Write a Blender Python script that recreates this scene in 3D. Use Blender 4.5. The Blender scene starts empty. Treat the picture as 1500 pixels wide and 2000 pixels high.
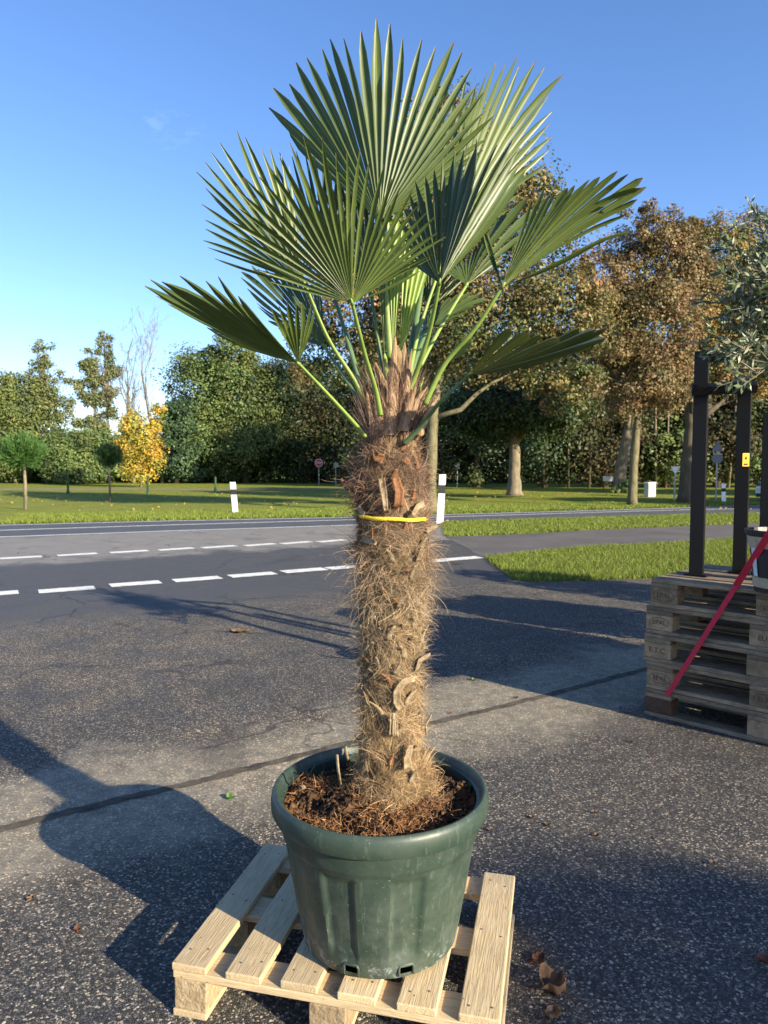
import bpy, math, random
import numpy as np
from mathutils import Vector, Matrix
random.seed(7); RNG = np.random.default_rng(11)
R = math.radians
S = bpy.context.scene
COL = S.collection

# ------------------------------------------------------------------ camera, light, exposure
EYE = 1.35; PITCH = R(3.47); FPX = 1400.0
cam_d = bpy.data.cameras.new('camera'); cam = bpy.data.objects.new('camera', cam_d); COL.objects.link(cam)
cam.location = (0, 0, EYE); cam.rotation_euler = (R(90) - PITCH, 0, 0)
cam_d.sensor_fit = 'VERTICAL'; cam_d.sensor_height = 36; cam_d.sensor_width = 27; cam_d.lens = FPX / 2000 * 36
cam_d.clip_start = 0.05; cam_d.clip_end = 2000
cam_d.dof.use_dof = True; cam_d.dof.focus_distance = 1.85; cam_d.dof.aperture_fstop = 9.0
S.camera = cam

SUN_EL = R(21.0); SUN_AZ = R(131.0)          # clockwise from +Y
world = bpy.data.worlds.new('World'); S.world = world; world.use_nodes = True
wn = world.node_tree.nodes; wl = world.node_tree.links; wn.clear()
wo = wn.new('ShaderNodeOutputWorld'); wb = wn.new('ShaderNodeBackground'); sky = wn.new('ShaderNodeTexSky')
sky.sky_type = 'NISHITA'; sky.sun_disc = False; sky.sun_elevation = SUN_EL; sky.sun_rotation = SUN_AZ
sky.air_density = 1.0; sky.dust_density = 0.3; sky.ozone_density = 2.8; sky.altitude = 50
wb.inputs['Strength'].default_value = 0.088
# thin cirrus over the whole sky
tc = wn.new('ShaderNodeTexCoord'); mp = wn.new('ShaderNodeMapping'); mp.inputs['Scale'].default_value = (1.2, 1.2, 5.0)
mp.inputs['Rotation'].default_value = (0.15, 0.1, 0.4)
nz = wn.new('ShaderNodeTexNoise'); nz.inputs['Scale'].default_value = 2.3; nz.inputs['Detail'].default_value = 7; nz.inputs['Roughness'].default_value = .6
nz.inputs['Distortion'].default_value = .6
cr = wn.new('ShaderNodeValToRGB'); cr.color_ramp.elements[0].position = .69; cr.color_ramp.elements[1].position = .9
cr.color_ramp.elements[0].color = (0, 0, 0, 1); cr.color_ramp.elements[1].color = (.32, .32, .32, 1)
mx = wn.new('ShaderNodeMix'); mx.data_type = 'RGBA'; mx.inputs['B'].default_value = (9.0, 9.4, 10.0, 1)
wl.new(tc.outputs['Generated'], mp.inputs['Vector']); wl.new(mp.outputs['Vector'], nz.inputs['Vector'])
wl.new(nz.outputs['Fac'], cr.inputs['Fac']); wl.new(cr.outputs['Color'], mx.inputs['Factor'])
hsv = wn.new('ShaderNodeHueSaturation'); hsv.inputs['Saturation'].default_value = 1.12; wl.new(sky.outputs['Color'], hsv.inputs['Color']); tnt = wn.new('ShaderNodeMix'); tnt.data_type = 'RGBA'; tnt.blend_type = 'MULTIPLY'; tnt.inputs['Factor'].default_value = 1; tnt.inputs['B'].default_value = (1.03, 1.0, 1.14, 1); wl.new(hsv.outputs['Color'], tnt.inputs['A']); wl.new(tnt.outputs['Result'], mx.inputs['A']); wl.new(mx.outputs['Result'], wb.inputs['Color']); wl.new(wb.outputs['Background'], wo.inputs['Surface'])

sun_d = bpy.data.lights.new('sun', 'SUN'); sun = bpy.data.objects.new('sun', sun_d); COL.objects.link(sun)
sun_d.energy = 4.6; sun_d.angle = R(0.53); sun_d.color = (1.0, .88, .66)
sdir = Vector((math.sin(SUN_AZ) * math.cos(SUN_EL), math.cos(SUN_AZ) * math.cos(SUN_EL), math.sin(SUN_EL)))
sun.rotation_euler = sdir.to_track_quat('Z', 'Y').to_euler(); sun.location = sdir * 30
S.view_settings.view_transform = 'Standard'; S.view_settings.look = 'None'
S.view_settings.exposure = 1.45; S.view_settings.gamma = 1; S.view_settings.use_curve_mapping = False

# ------------------------------------------------------------------ surveying helpers (photo measurement -> place in metres)
def at(px, py, Y):
    dx = (px - 750) / FPX; dy = (1000 - py) / FPX
    t = Y / (math.cos(PITCH) + dy * math.sin(PITCH))
    return Vector((dx * t, Y, EYE + (dy * math.cos(PITCH) - math.sin(PITCH)) * t))
def gz(px, py, z=0.0):
    dx = (px - 750) / FPX; dy = (1000 - py) / FPX
    rz = dy * math.cos(PITCH) - math.sin(PITCH); t = (z - EYE) / rz
    return Vector((dx * t, (math.cos(PITCH) + dy * math.sin(PITCH)) * t, z))
K = 0.931

# ------------------------------------------------------------------ object helpers
def tag(o, label=None, cat=None, group=None, kind=None):
    if label: o['label'] = label
    if cat: o['category'] = cat
    if group: o['group'] = group
    if kind: o['kind'] = kind
    return o
def empty(name, loc=(0, 0, 0), rz=0, label=None, cat=None, group=None):
    o = bpy.data.objects.new(name, None); COL.objects.link(o); o.location = loc; o.rotation_euler = (0, 0, rz)
    o.empty_display_size = .1
    return tag(o, label, cat, group)
def link(name, me, mat=None, parent=None, loc=None):
    o = bpy.data.objects.new(name, me); COL.objects.link(o)
    if mat is not None and len(me.materials) == 0: me.materials.append(mat)
    if parent is not None: o.parent = parent
    if loc is not None: o.location = loc
    return o
class MB:
    def __init__(s): s.v = []; s.f = []; s.n = 0
    def add(s, vs, fs):
        s.v.extend([tuple(map(float, v)) for v in vs]); s.f.extend([tuple(i + s.n for i in f) for f in fs]); s.n = len(s.v); return s
    def box(s, a, b, M=None):
        x0, y0, z0 = a; x1, y1, z1 = b
        vs = [Vector(p) for p in ((x0,y0,z0),(x1,y0,z0),(x1,y1,z0),(x0,y1,z0),(x0,y0,z1),(x1,y0,z1),(x1,y1,z1),(x0,y1,z1))]
        if M: vs = [M @ v for v in vs]
        return s.add(vs, [(0,3,2,1),(4,5,6,7),(0,1,5,4),(1,2,6,5),(2,3,7,6),(3,0,4,7)])
    def tube(s, pts, rad, sides=6, cap=True, flat=1.0):
        pts = [Vector(p) for p in pts]; n = len(pts)
        if not hasattr(rad, '__len__'): rad = [rad] * n
        up = Vector((0.13, 0.21, 1)).normalized(); vs = []; u = None
        for i, p in enumerate(pts):
            d = (pts[min(i+1, n-1)] - pts[max(i-1, 0)])
            if d.length < 1e-9: d = Vector((0, 0, 1))
            d.normalize()
            if u is None:
                u = d.cross(up)
                if u.length < .1: u = d.cross(Vector((1, 0, 0)))
            u = (u - d * u.dot(d)).normalized(); w = d.cross(u)
            for k in range(sides):
                a = 2 * math.pi * k / sides
                vs.append(p + u * math.cos(a) * rad[i] + w * math.sin(a) * rad[i] * flat)
        fs = []
        for i in range(n - 1):
            for k in range(sides):
                k2 = (k + 1) % sides
                fs.append((i*sides+k, i*sides+k2, (i+1)*sides+k2, (i+1)*sides+k))
        if cap: fs.append(tuple(range(sides-1, -1, -1))); fs.append(tuple((n-1)*sides+k for k in range(sides)))
        return s.add(vs, fs)
    def lathe(s, prof, n=32, c=(0, 0), fn=None, skip=None):
        vs = []; fs = []
        for j, (r, z) in enumerate(prof):
            for k in range(n):
                a = 2*math.pi*k/n; rr = r + (fn(a, j, r, z) if fn else 0)
                vs.append((c[0] + rr*math.cos(a), c[1] + rr*math.sin(a), z))
        for j in range(len(prof)-1):
            for k in range(n):
                if skip and skip(2*math.pi*(k+.5)/n, (prof[j][1]+prof[j+1][1])/2, j): continue
                k2 = (k+1) % n; fs.append((j*n+k, j*n+k2, (j+1)*n+k2, (j+1)*n+k))
        return s.add(vs, fs)
    def mesh(s, name, smooth=False):
        me = bpy.data.meshes.new(name); me.from_pydata(s.v, [], s.f); me.update()
        if smooth: me.polygons.foreach_set('use_smooth', [True]*len(me.polygons))
        return me
    def build(s, name, mat, parent=None, smooth=False, bevel=0, loc=None):
        o = link(name, s.mesh(name, smooth), mat, parent, loc)
        if bevel:
            m = o.modifiers.new('bevel', 'BEVEL'); m.width = bevel; m.segments = 2; m.limit_method = 'ANGLE'
        return o
def np_mesh(name, V, F, tint=None, uv=None, smooth=False):
    """V (n,3), F (m,k) all faces of one size"""
    me = bpy.data.meshes.new(name); n = len(V); m, k = F.shape
    me.vertices.add(n); me.vertices.foreach_set('co', V.astype(np.float32).ravel())
    me.loops.add(m*k); me.loops.foreach_set('vertex_index', F.astype(np.int32).ravel())
    me.polygons.add(m); me.polygons.foreach_set('loop_start', np.arange(0, m*k, k, dtype=np.int32))
    me.polygons.foreach_set('loop_total', np.full(m, k, dtype=np.int32))
    if smooth: me.polygons.foreach_set('use_smooth', np.ones(m, dtype=bool))
    me.update(calc_edges=True)
    if tint is not None:
        a = me.attributes.new('tint', 'FLOAT_COLOR', 'POINT')
        a.data.foreach_set('color', np.concatenate([tint, np.ones((n, 1))], 1).astype(np.float32).ravel())
    if uv is not None:
        u = me.uv_layers.new(name='uv'); u.data.foreach_set('uv', uv[F.ravel()].astype(np.float32).ravel())
    return me
def unit(a): return a / np.maximum(np.linalg.norm(a, axis=-1, keepdims=True), 1e-9)

# ------------------------------------------------------------------ materials
def nodes(m): return m.node_tree.nodes, m.node_tree.links
def pmat(name, col, rough=.7, spec=.4, metal=0.0, noise=0.0, nscale=8, bump=0.0, bscale=60, tint=False, trans=0.0, col2=None, stretch=None, coat=0.0, rnd=0.0):
    m = bpy.data.materials.new(name); m.use_nodes = True; N, L = nodes(m); b = N['Principled BSDF']; out = N['Material Output']
    b.inputs['Roughness'].default_value = rough; b.inputs['Specular IOR Level'].default_value = spec; b.inputs['Metallic'].default_value = metal
    b.inputs['Coat Weight'].default_value = coat
    tcn = N.new('ShaderNodeTexCoord'); vec = tcn.outputs['Object']
    if rnd:
        oi = N.new('ShaderNodeObjectInfo'); va = N.new('ShaderNodeVectorMath'); va.operation = 'ADD'
        ml = N.new('ShaderNodeMath'); ml.operation = 'MULTIPLY'; ml.inputs[1].default_value = 37
        L.new(oi.outputs['Random'], ml.inputs[0]); L.new(vec, va.inputs[0]); L.new(ml.outputs[0], va.inputs[1]); vec = va.outputs[0]
    if stretch:
        mpn = N.new('ShaderNodeMapping'); mpn.inputs['Scale'].default_value = stretch; L.new(vec, mpn.inputs['Vector']); vec = mpn.outputs['Vector']
    base = None
    if tint:
        at_ = N.new('ShaderNodeAttribute'); at_.attribute_name = 'tint'; base = at_.outputs['Color']
    if noise or col2:
        n = N.new('ShaderNodeTexNoise'); n.inputs['Scale'].default_value = nscale; n.inputs['Detail'].default_value = 6; n.inputs['Roughness'].default_value = .65
        L.new(vec, n.inputs['Vector'])
        rp = N.new('ShaderNodeValToRGB'); rp.color_ramp.elements[0].position = .32; rp.color_ramp.elements[1].position = .68
        c1 = Vector(col[:3]); c2 = Vector(col2[:3]) if col2 else c1*(1+noise); c1 = c1 if col2 else c1*(1-noise)
        rp.color_ramp.elements[0].color = (*c1, 1); rp.color_ramp.elements[1].color = (*c2, 1); L.new(n.outputs['Fac'], rp.inputs['Fac'])
        if base is None: base = rp.outputs['Color']
        else:
            mm = N.new('ShaderNodeMix'); mm.data_type = 'RGBA'; mm.blend_type = 'MULTIPLY'; mm.inputs['Factor'].default_value = 1
            rp.color_ramp.elements[0].color = (1-noise,)*3+(1,); rp.color_ramp.elements[1].color = (1+noise,)*3+(1,)
            L.new(base, mm.inputs['A']); L.new(rp.outputs['Color'], mm.inputs['B']); base = mm.outputs['Result']
    if rnd:
        hs = N.new('ShaderNodeHueSaturation'); mr = N.new('ShaderNodeMapRange'); mr.inputs['To Min'].default_value = 1-rnd; mr.inputs['To Max'].default_value = 1+rnd
        L.new(oi.outputs['Random'], mr.inputs['Value']); L.new(mr.outputs['Result'], hs.inputs['Value'])
        if base is not None: L.new(base, hs.inputs['Color'])
        else: hs.inputs['Color'].default_value = (*col[:3], 1)
        base = hs.outputs['Color']
    if base is not None: L.new(base, b.inputs['Base Color'])
    else: b.inputs['Base Color'].default_value = (*col[:3], 1)
    if bump:
        bn = N.new('ShaderNodeTexNoise'); bn.inputs['Scale'].default_value = bscale; bn.inputs['Detail'].default_value = 5; L.new(vec, bn.inputs['Vector'])
        bu = N.new('ShaderNodeBump'); bu.inputs['Strength'].default_value = bump; bu.inputs['Distance'].default_value = .01
        L.new(bn.outputs['Fac'], bu.inputs['Height']); L.new(bu.outputs['Normal'], b.inputs['Normal'])
    if trans:
        t = N.new('ShaderNodeBsdfTranslucent'); ms = N.new('ShaderNodeMixShader'); ms.inputs['Fac'].default_value = trans
        if base is not None: L.new(base, t.inputs['Color'])
        else: t.inputs['Color'].default_value = (*col[:3], 1)
        L.new(b.outputs['BSDF'], ms.inputs[1]); L.new(t.outputs['BSDF'], ms.inputs[2]); L.new(ms.outputs['Shader'], out.inputs['Surface'])
    return m
def mathn(N, L, op, a, b=None, clamp=False):
    n = N.new('ShaderNodeMath'); n.operation = op; n.use_clamp = clamp
    for i, x in enumerate((a, b)):
        if x is None: continue
        if isinstance(x, (int, float)): n.inputs[i].default_value = x
        else: L.new(x, n.inputs[i])
    return n.outputs[0]
def ramp(N, L, fac, stops, interp='LINEAR'):
    r = N.new('ShaderNodeValToRGB'); e = r.color_ramp; e.interpolation = interp
    while len(e.elements) < len(stops): e.elements.new(.5)
    for i, (p, c) in enumerate(stops): e.elements[i].position = p; e.elements[i].color = (*c, 1) if len(c) == 3 else c
    L.new(fac, r.inputs['Fac']); return r.outputs['Color']
def mixc(N, L, f, a, b, mode='MIX'):
    m = N.new('ShaderNodeMix'); m.data_type = 'RGBA'; m.blend_type = mode
    for key, x in (('Factor', f), ('A', a), ('B', b)):
        if isinstance(x, (int, float)): m.inputs[key].default_value = x
        elif isinstance(x, tuple): m.inputs[key].default_value = (*x, 1)
        else: L.new(x, m.inputs[key])
    return m.outputs['Result']

LDIR = Vector((.878, .479, 0)); LN = Vector((-.479, .878, 0))    # direction of the road markings
J0 = gz(0, 1622); J1 = gz(1250, 1308)
def asphalt_yard():
    m = bpy.data.materials.new('worn_asphalt'); m.use_nodes = True; N, L = nodes(m); b = N['Principled BSDF']
    tcn = N.new('ShaderNodeTexCoord'); P = tcn.outputs['Object']
    def noise(sc, det=5, ro=.6, dist=0):
        n = N.new('ShaderNodeTexNoise'); n.inputs['Scale'].default_value = sc; n.inputs['Detail'].default_value = det; n.inputs['Roughness'].default_value = ro
        n.inputs['Distortion'].default_value = dist; L.new(P, n.inputs['Vector']); return n.outputs['Fac']
    def vor(sc, feat='F1'):
        v = N.new('ShaderNodeTexVoronoi'); v.feature = feat; v.inputs['Scale'].default_value = sc; L.new(P, v.inputs['Vector']); return v
    v1 = vor(150); v2 = vor(150, 'DISTANCE_TO_EDGE'); v3 = vor(92)
    sepc = N.new('ShaderNodeSeparateColor'); L.new(v1.outputs['Color'], sepc.inputs['Color'])
    stones = ramp(N, L, sepc.outputs['Red'], [(0, (.032,.031,.031)), (.35, (.055,.053,.051)), (.62, (.088,.083,.077)), (.82, (.150,.138,.120)), (.93, (.27,.235,.185)), (1, (.42,.39,.34))], 'CONSTANT')
    edge = ramp(N, L, v2.outputs['Distance'], [(0.0, (.25,.25,.25)), (.16, (1,1,1))])
    c = mixc(N, L, 1.0, stones, edge, 'MULTIPLY')
    # occasional large pale pebbles
    s3 = N.new('ShaderNodeSeparateColor'); L.new(v3.outputs['Color'], s3.inputs['Color'])
    big = mathn(N, L, 'MULTIPLY', mathn(N, L, 'GREATER_THAN', s3.outputs['Green'], .94), mathn(N, L, 'LESS_THAN', v3.outputs['Distance'], .40))
    c = mixc(N, L, 1.0, mixc(N, L, big, c, (.29, .26, .21)), (1.16,1.14,1.12), 'MULTIPLY')
    # large-scale wear
    n1 = noise(.55, 6, .6, .5); n2 = noise(3.2, 6, .65); n4 = noise(14, 4)
    wear = ramp(N, L, mathn(N, L, 'ADD', mathn(N, L, 'MULTIPLY', n1, .6), mathn(N, L, 'MULTIPLY', n2, .4)), [(.36, (.85,.88,.93)), (.50, (1.25,1.22,1.18)), (.64, (2.1,1.9,1.6))])
    c = mixc(N, L, 1.0, c, wear, 'MULTIPLY')
    # coordinates: q across the cycle crossing, j distance to the old joint
    def dot(v, off):
        d = N.new('ShaderNodeVectorMath'); d.operation = 'DOT_PRODUCT'; L.new(P, d.inputs[0]); d.inputs[1].default_value = v
        return mathn(N, L, 'SUBTRACT', d.outputs['Value'], off)
    q = dot(tuple(LN), 0); jn = Vector((-(J1-J0).y, (J1-J0).x, 0)).normalized()
    j = mathn(N, L, 'ABSOLUTE', dot(tuple(jn), jn.dot(J0)))
    jj = mathn(N, L, 'ADD', j, mathn(N, L, 'MULTIPLY', mathn(N, L, 'SUBTRACT', n2, .5), 1.1))
    jj = mathn(N, L, 'ADD', jj, mathn(N, L, 'MULTIPLY', mathn(N, L, 'SUBTRACT', n1, .5), 1.3))
    pale = ramp(N, L, jj, [(.22, (1,1,1)), (.62, (0,0,0))])
    palec = mixc(N, L, 1.0, mixc(N, L, .58, mixc(N, L, 1.0, c, (1.75,1.66,1.5), 'MULTIPLY'), (.27,.24,.185)), ramp(N, L, n4, [(.3,(.85,.85,.85)),(.7,(1.6,1.55,1.45))]), 'MULTIPLY')
    c = mixc(N, L, mathn(N, L, 'MULTIPLY', pale, .85), c, palec)
    # smoother driveway asphalt, then the pale old strip beside the road
    qn = mathn(N, L, 'ADD', q, mathn(N, L, 'MULTIPLY', mathn(N, L, 'SUBTRACT', n1, .5), 1.2))
    fine = noise(160, 3, .7)
    smooth = mixc(N, L, 1.0, mixc(N, L, .85, c, (.060,.060,.062)), ramp(N, L, fine, [(.3,(.7,.7,.7)),(.7,(1.35,1.35,1.35))]), 'MULTIPLY')
    c = mixc(N, L, ramp(N, L, mathn(N, L, 'SUBTRACT', qn, 6.55), [(0,(0,0,0)),(.75,(1,1,1))]), c, smooth)
    n5 = noise(1.4, 5, .6)
    qn2 = mathn(N, L, 'ADD', q, mathn(N, L, 'MULTIPLY', mathn(N, L, 'SUBTRACT', n5, .5), 3.0))
    old = mixc(N, L, 1.0, mixc(N, L, .2, (.235,.215,.185), c), ramp(N, L, n2, [(.3,(.85,.85,.85)),(.7,(1.15,1.15,1.15))]), 'MULTIPLY')
    c = mixc(N, L, ramp(N, L, mathn(N, L, 'SUBTRACT', qn2, 11.0), [(0,(0,0,0)),(.8,(1,1,1))]), c, old)
    cv = N.new('ShaderNodeTexVoronoi'); cv.feature = 'DISTANCE_TO_EDGE'; cv.inputs['Scale'].default_value = .75
    dn = N.new('ShaderNodeTexNoise'); dn.inputs['Scale'].default_value = 3.5; dn.inputs['Detail'].default_value = 5; L.new(P, dn.inputs['Vector'])
    dm = N.new('ShaderNodeVectorMath'); dm.operation = 'MULTIPLY_ADD'; L.new(dn.outputs['Color'], dm.inputs[0]); dm.inputs[1].default_value = (.5,.5,0); L.new(P, dm.inputs[2]); L.new(dm.outputs[0], cv.inputs['Vector'])
    ck = mathn(N, L, 'MULTIPLY', ramp(N, L, cv.outputs['Distance'], [(0,(1,1,1)),(.007,(.7,.7,.7)),(.011,(0,0,0))]), ramp(N, L, n1, [(.46,(0,0,0)),(.56,(.75,.75,.75))]))
    c = mixc(N, L, ck, c, (.022,.02,.018))
    st_ = noise(.9, 3, .5, 1.2); c = mixc(N, L, ramp(N, L, st_, [(.60,(0,0,0)),(.70,(.4,.4,.4))]), c, (.03,.03,.032))
    L.new(c, b.inputs['Base Color'])
    L.new(ramp(N, L, n2, [(.3,(.62,.62,.62)),(.7,(.85,.85,.85))]), b.inputs['Roughness']); b.inputs['Specular IOR Level'].default_value = .35
    h = mathn(N, L, 'ADD', mathn(N, L, 'MULTIPLY', mathn(N, L, 'MINIMUM', v2.outputs['Distance'], .25), mathn(N, L, 'ADD', sepc.outputs['Green'], .4)), mathn(N, L, 'MULTIPLY', fine, .10))
    far = ramp(N, L, mathn(N, L, 'SUBTRACT', q, 6.4), [(0,(1,1,1)),(1,(.22,.22,.22))])
    bu = N.new('ShaderNodeBump'); bu.inputs['Distance'].default_value = .010; L.new(mathn(N, L, 'MULTIPLY', far, .85), bu.inputs['Strength']); L.new(h, bu.inputs['Height'])
    L.new(bu.outputs['Normal'], b.inputs['Normal']); return m
def frond_mat(name, dark, light, rib, trans=.22, rough=.42):
    m = bpy.data.materials.new(name); m.use_nodes = True; N, L = nodes(m); b = N['Principled BSDF']; out = N['Material Output']
    uvn = N.new('ShaderNodeUVMap'); uvn.uv_map = 'uv'; sp = N.new('ShaderNodeSeparateXYZ'); L.new(uvn.outputs['UV'], sp.inputs[0])
    tcn = N.new('ShaderNodeTexCoord'); n = N.new('ShaderNodeTexNoise'); n.inputs['Scale'].default_value = 9; n.inputs['Detail'].default_value = 4
    L.new(tcn.outputs['Object'], n.inputs['Vector'])
    fn = N.new('ShaderNodeTexNoise'); fn.inputs['Scale'].default_value = 1; fn.inputs['Detail'].default_value = 3
    mpn = N.new('ShaderNodeMapping'); mpn.inputs['Scale'].default_value = (34, 1.5, 1); L.new(uvn.outputs['UV'], mpn.inputs['Vector']); L.new(mpn.outputs['Vector'], fn.inputs['Vector'])
    c = ramp(N, L, n.outputs['Fac'], [(.3, dark), (.7, light)])
    c = mixc(N, L, 1.0, c, ramp(N, L, fn.outputs['Fac'], [(.35,(.82,.82,.82)),(.65,(1.15,1.15,1.1))]), 'MULTIPLY')
    fr = mathn(N, L, 'FRACT', sp.outputs['X'])
    mid = mathn(N, L, 'LESS_THAN', mathn(N, L, 'ABSOLUTE', mathn(N, L, 'SUBTRACT', fr, .5)), .055)
    fade = ramp(N, L, sp.outputs['Y'], [(0,(1,1,1)),(.55,(.55,.55,.55)),(1,(.2,.2,.2))])
    c = mixc(N, L, mathn(N, L, 'MULTIPLY', mid, fade), c, rib)
    c = mixc(N, L, ramp(N, L, sp.outputs['Y'], [(0,(.75,.75,.75)),(.12,(0,0,0))]), c, rib)
    c = mixc(N, L, ramp(N, L, sp.outputs['Y'], [(.965,(0,0,0)),(.99,(1,1,1))]), c, (.16,.10,.045))
    L.new(c, b.inputs['Base Color']); b.inputs['Roughness'].default_value = rough; b.inputs['Specular IOR Level'].default_value = .45
    t = N.new('ShaderNodeBsdfTranslucent'); L.new(mixc(N, L, 1.0, c, (1.6,1.7,.7), 'MULTIPLY'), t.inputs['Color'])
    ms = N.new('ShaderNodeMixShader'); ms.inputs['Fac'].default_value = trans
    L.new(b.outputs['BSDF'], ms.inputs[1]); L.new(t.outputs['BSDF'], ms.inputs[2]); L.new(ms.outputs['Shader'], out.inputs['Surface'])
    return m
def wood_mat(name, a, b_, knot, stretch=(2.2, 34, 34), rnd=.12, dirt=0.3, rough=.75):
    m = bpy.data.materials.new(name); m.use_nodes = True; N, L = nodes(m); b = N['Principled BSDF']
    tcn = N.new('ShaderNodeTexCoord'); oi = N.new('ShaderNodeObjectInfo')
    va = N.new('ShaderNodeVectorMath'); va.operation = 'ADD'; L.new(tcn.outputs['Object'], va.inputs[0]); L.new(mathn(N, L, 'MULTIPLY', oi.outputs['Random'], 41.0), va.inputs[1]); P = va.outputs[0]
    mpn = N.new('ShaderNodeMapping'); mpn.inputs['Scale'].default_value = stretch; L.new(P, mpn.inputs['Vector'])
    n = N.new('ShaderNodeTexNoise'); n.inputs['Scale'].default_value = 1.6; n.inputs['Detail'].default_value = 5; n.inputs['Distortion'].default_value = 1.4; L.new(mpn.outputs['Vector'], n.inputs['Vector'])
    fine = N.new('ShaderNodeTexNoise'); fine.inputs['Scale'].default_value = 9; fine.inputs['Detail'].default_value = 3; L.new(mpn.outputs['Vector'], fine.inputs['Vector'])
    w = N.new('ShaderNodeMath'); w.operation = 'PINGPONG'; L.new(mathn(N, L, 'MULTIPLY', n.outputs['Fac'], 5.0), w.inputs[0]); w.inputs[1].default_value = .5
    c = ramp(N, L, w.outputs[0], [(0, b_), (.45, a), (1, a)])
    c = mixc(N, L, 1.0, c, ramp(N, L, fine.outputs['Fac'], [(.3,(.86,.86,.86)),(.7,(1.1,1.1,1.1))]), 'MULTIPLY')
    v = N.new('ShaderNodeTexVoronoi'); v.inputs['Scale'].default_value = 6.5; L.new(P, v.inputs['Vector'])
    k = ramp(N, L, v.outputs['Distance'], [(.05,(1,1,1)),(.10,(.25,.25,.25)),(.125,(.6,.6,.6)),(.15,(0,0,0))])
    c = mixc(N, L, mathn(N, L, 'MULTIPLY', k, .75), c, knot)
    d = N.new('ShaderNodeTexNoise'); d.inputs['Scale'].default_value = 5; d.inputs['Detail'].default_value = 8; d.inputs['Roughness'].default_value = .7; L.new(P, d.inputs['Vector'])
    c = mixc(N, L, 1.0, c, ramp(N, L, d.outputs['Fac'], [(.3,(1-dirt,)*3),(.55,(1,1,1))]), 'MULTIPLY')
    sp = N.new('ShaderNodeTexNoise'); sp.inputs['Scale'].default_value = 75; sp.inputs['Detail'].default_value = 2; L.new(P, sp.inputs['Vector'])
    c = mixc(N, L, ramp(N, L, sp.outputs['Fac'], [(.70,(0,0,0)),(.76,(.8,.8,.8))]), c, (.06,.04,.03))
    hs = N.new('ShaderNodeHueSaturation'); mr = N.new('ShaderNodeMapRange'); mr.inputs['To Min'].default_value = 1-rnd; mr.inputs['To Max'].default_value = 1+rnd
    L.new(oi.outputs['Random'], mr.inputs['Value']); L.new(mr.outputs['Result'], hs.inputs['Value']); L.new(c, hs.inputs['Color'])
    L.new(hs.outputs['Color'], b.inputs['Base Color']); b.inputs['Roughness'].default_value = rough
    bu = N.new('ShaderNodeBump'); bu.inputs['Strength'].default_value = .35; bu.inputs['Distance'].default_value = .004
    L.new(mathn(N, L, 'ADD', fine.outputs['Fac'], mathn(N, L, 'MULTIPLY', w.outputs[0], .5)), bu.inputs['Height']); L.new(bu.outputs['Normal'], b.inputs['Normal'])
    return m
def pot_mat():
    m = bpy.data.materials.new('dusty_green_plastic'); m.use_nodes = True; N, L = nodes(m); b = N['Principled BSDF']
    tcn = N.new('ShaderNodeTexCoord'); P = tcn.outputs['Object']; sp = N.new('ShaderNodeSeparateXYZ'); L.new(P, sp.inputs[0])
    def noise(sc, det=6, ro=.65, st=None):
        n = N.new('ShaderNodeTexNoise'); n.inputs['Scale'].default_value = sc; n.inputs['Detail'].default_value = det; n.inputs['Roughness'].default_value = ro
        if st:
            mpn = N.new('ShaderNodeMapping'); mpn.inputs['Scale'].default_value = st; L.new(P, mpn.inputs['Vector']); L.new(mpn.outputs['Vector'], n.inputs['Vector'])
        else: L.new(P, n.inputs['Vector'])
        return n.outputs['Fac']
    c = ramp(N, L, noise(5), [(.35, (.019,.037,.027)), (.65, (.029,.049,.034))])
    dust = ramp(N, L, noise(14, 8, .7), [(.42,(0,0,0)),(.75,(.5,.5,.5))])
    zf = ramp(N, L, sp.outputs['Z'], [(0,(1,1,1)),(.30,(.45,.45,.45)),(.42,(.15,.15,.15))])
    c = mixc(N, L, mathn(N, L, 'MULTIPLY', dust, zf), c, (.15,.165,.14))
    st = ramp(N, L, noise(24, 8, .75), [(.53,(0,0,0)),(.60,(.6,.6,.6))])
    low = ramp(N, L, sp.outputs['Z'], [(.03,(1,1,1)),(.085,(.0,.0,.0))])
    c = mixc(N, L, mathn(N, L, 'MULTIPLY', st, low), c, (.30,.33,.33))
    scr = ramp(N, L, noise(7, 3, .5, (9, 9, 1.2)), [(.60,(0,0,0)),(.64,(.14,.14,.14)),(.68,(0,0,0))])
    c = mixc(N, L, scr, c, (.22,.26,.22))
    spk = ramp(N, L, noise(190, 2, .5), [(.70,(0,0,0)),(.75,(.5,.5,.5))])
    c = mixc(N, L, spk, c, (.30,.32,.27))
    L.new(c, b.inputs['Base Color']); L.new(ramp(N, L, noise(9), [(.3,(.38,.38,.38)),(.7,(.62,.62,.62))]), b.inputs['Roughness'])
    bu = N.new('ShaderNodeBump'); bu.inputs['Strength'].default_value = .12; bu.inputs['Distance'].default_value = .004; L.new(noise(40), bu.inputs['Height']); L.new(bu.outputs['Normal'], b.inputs['Normal'])
    return m
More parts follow.
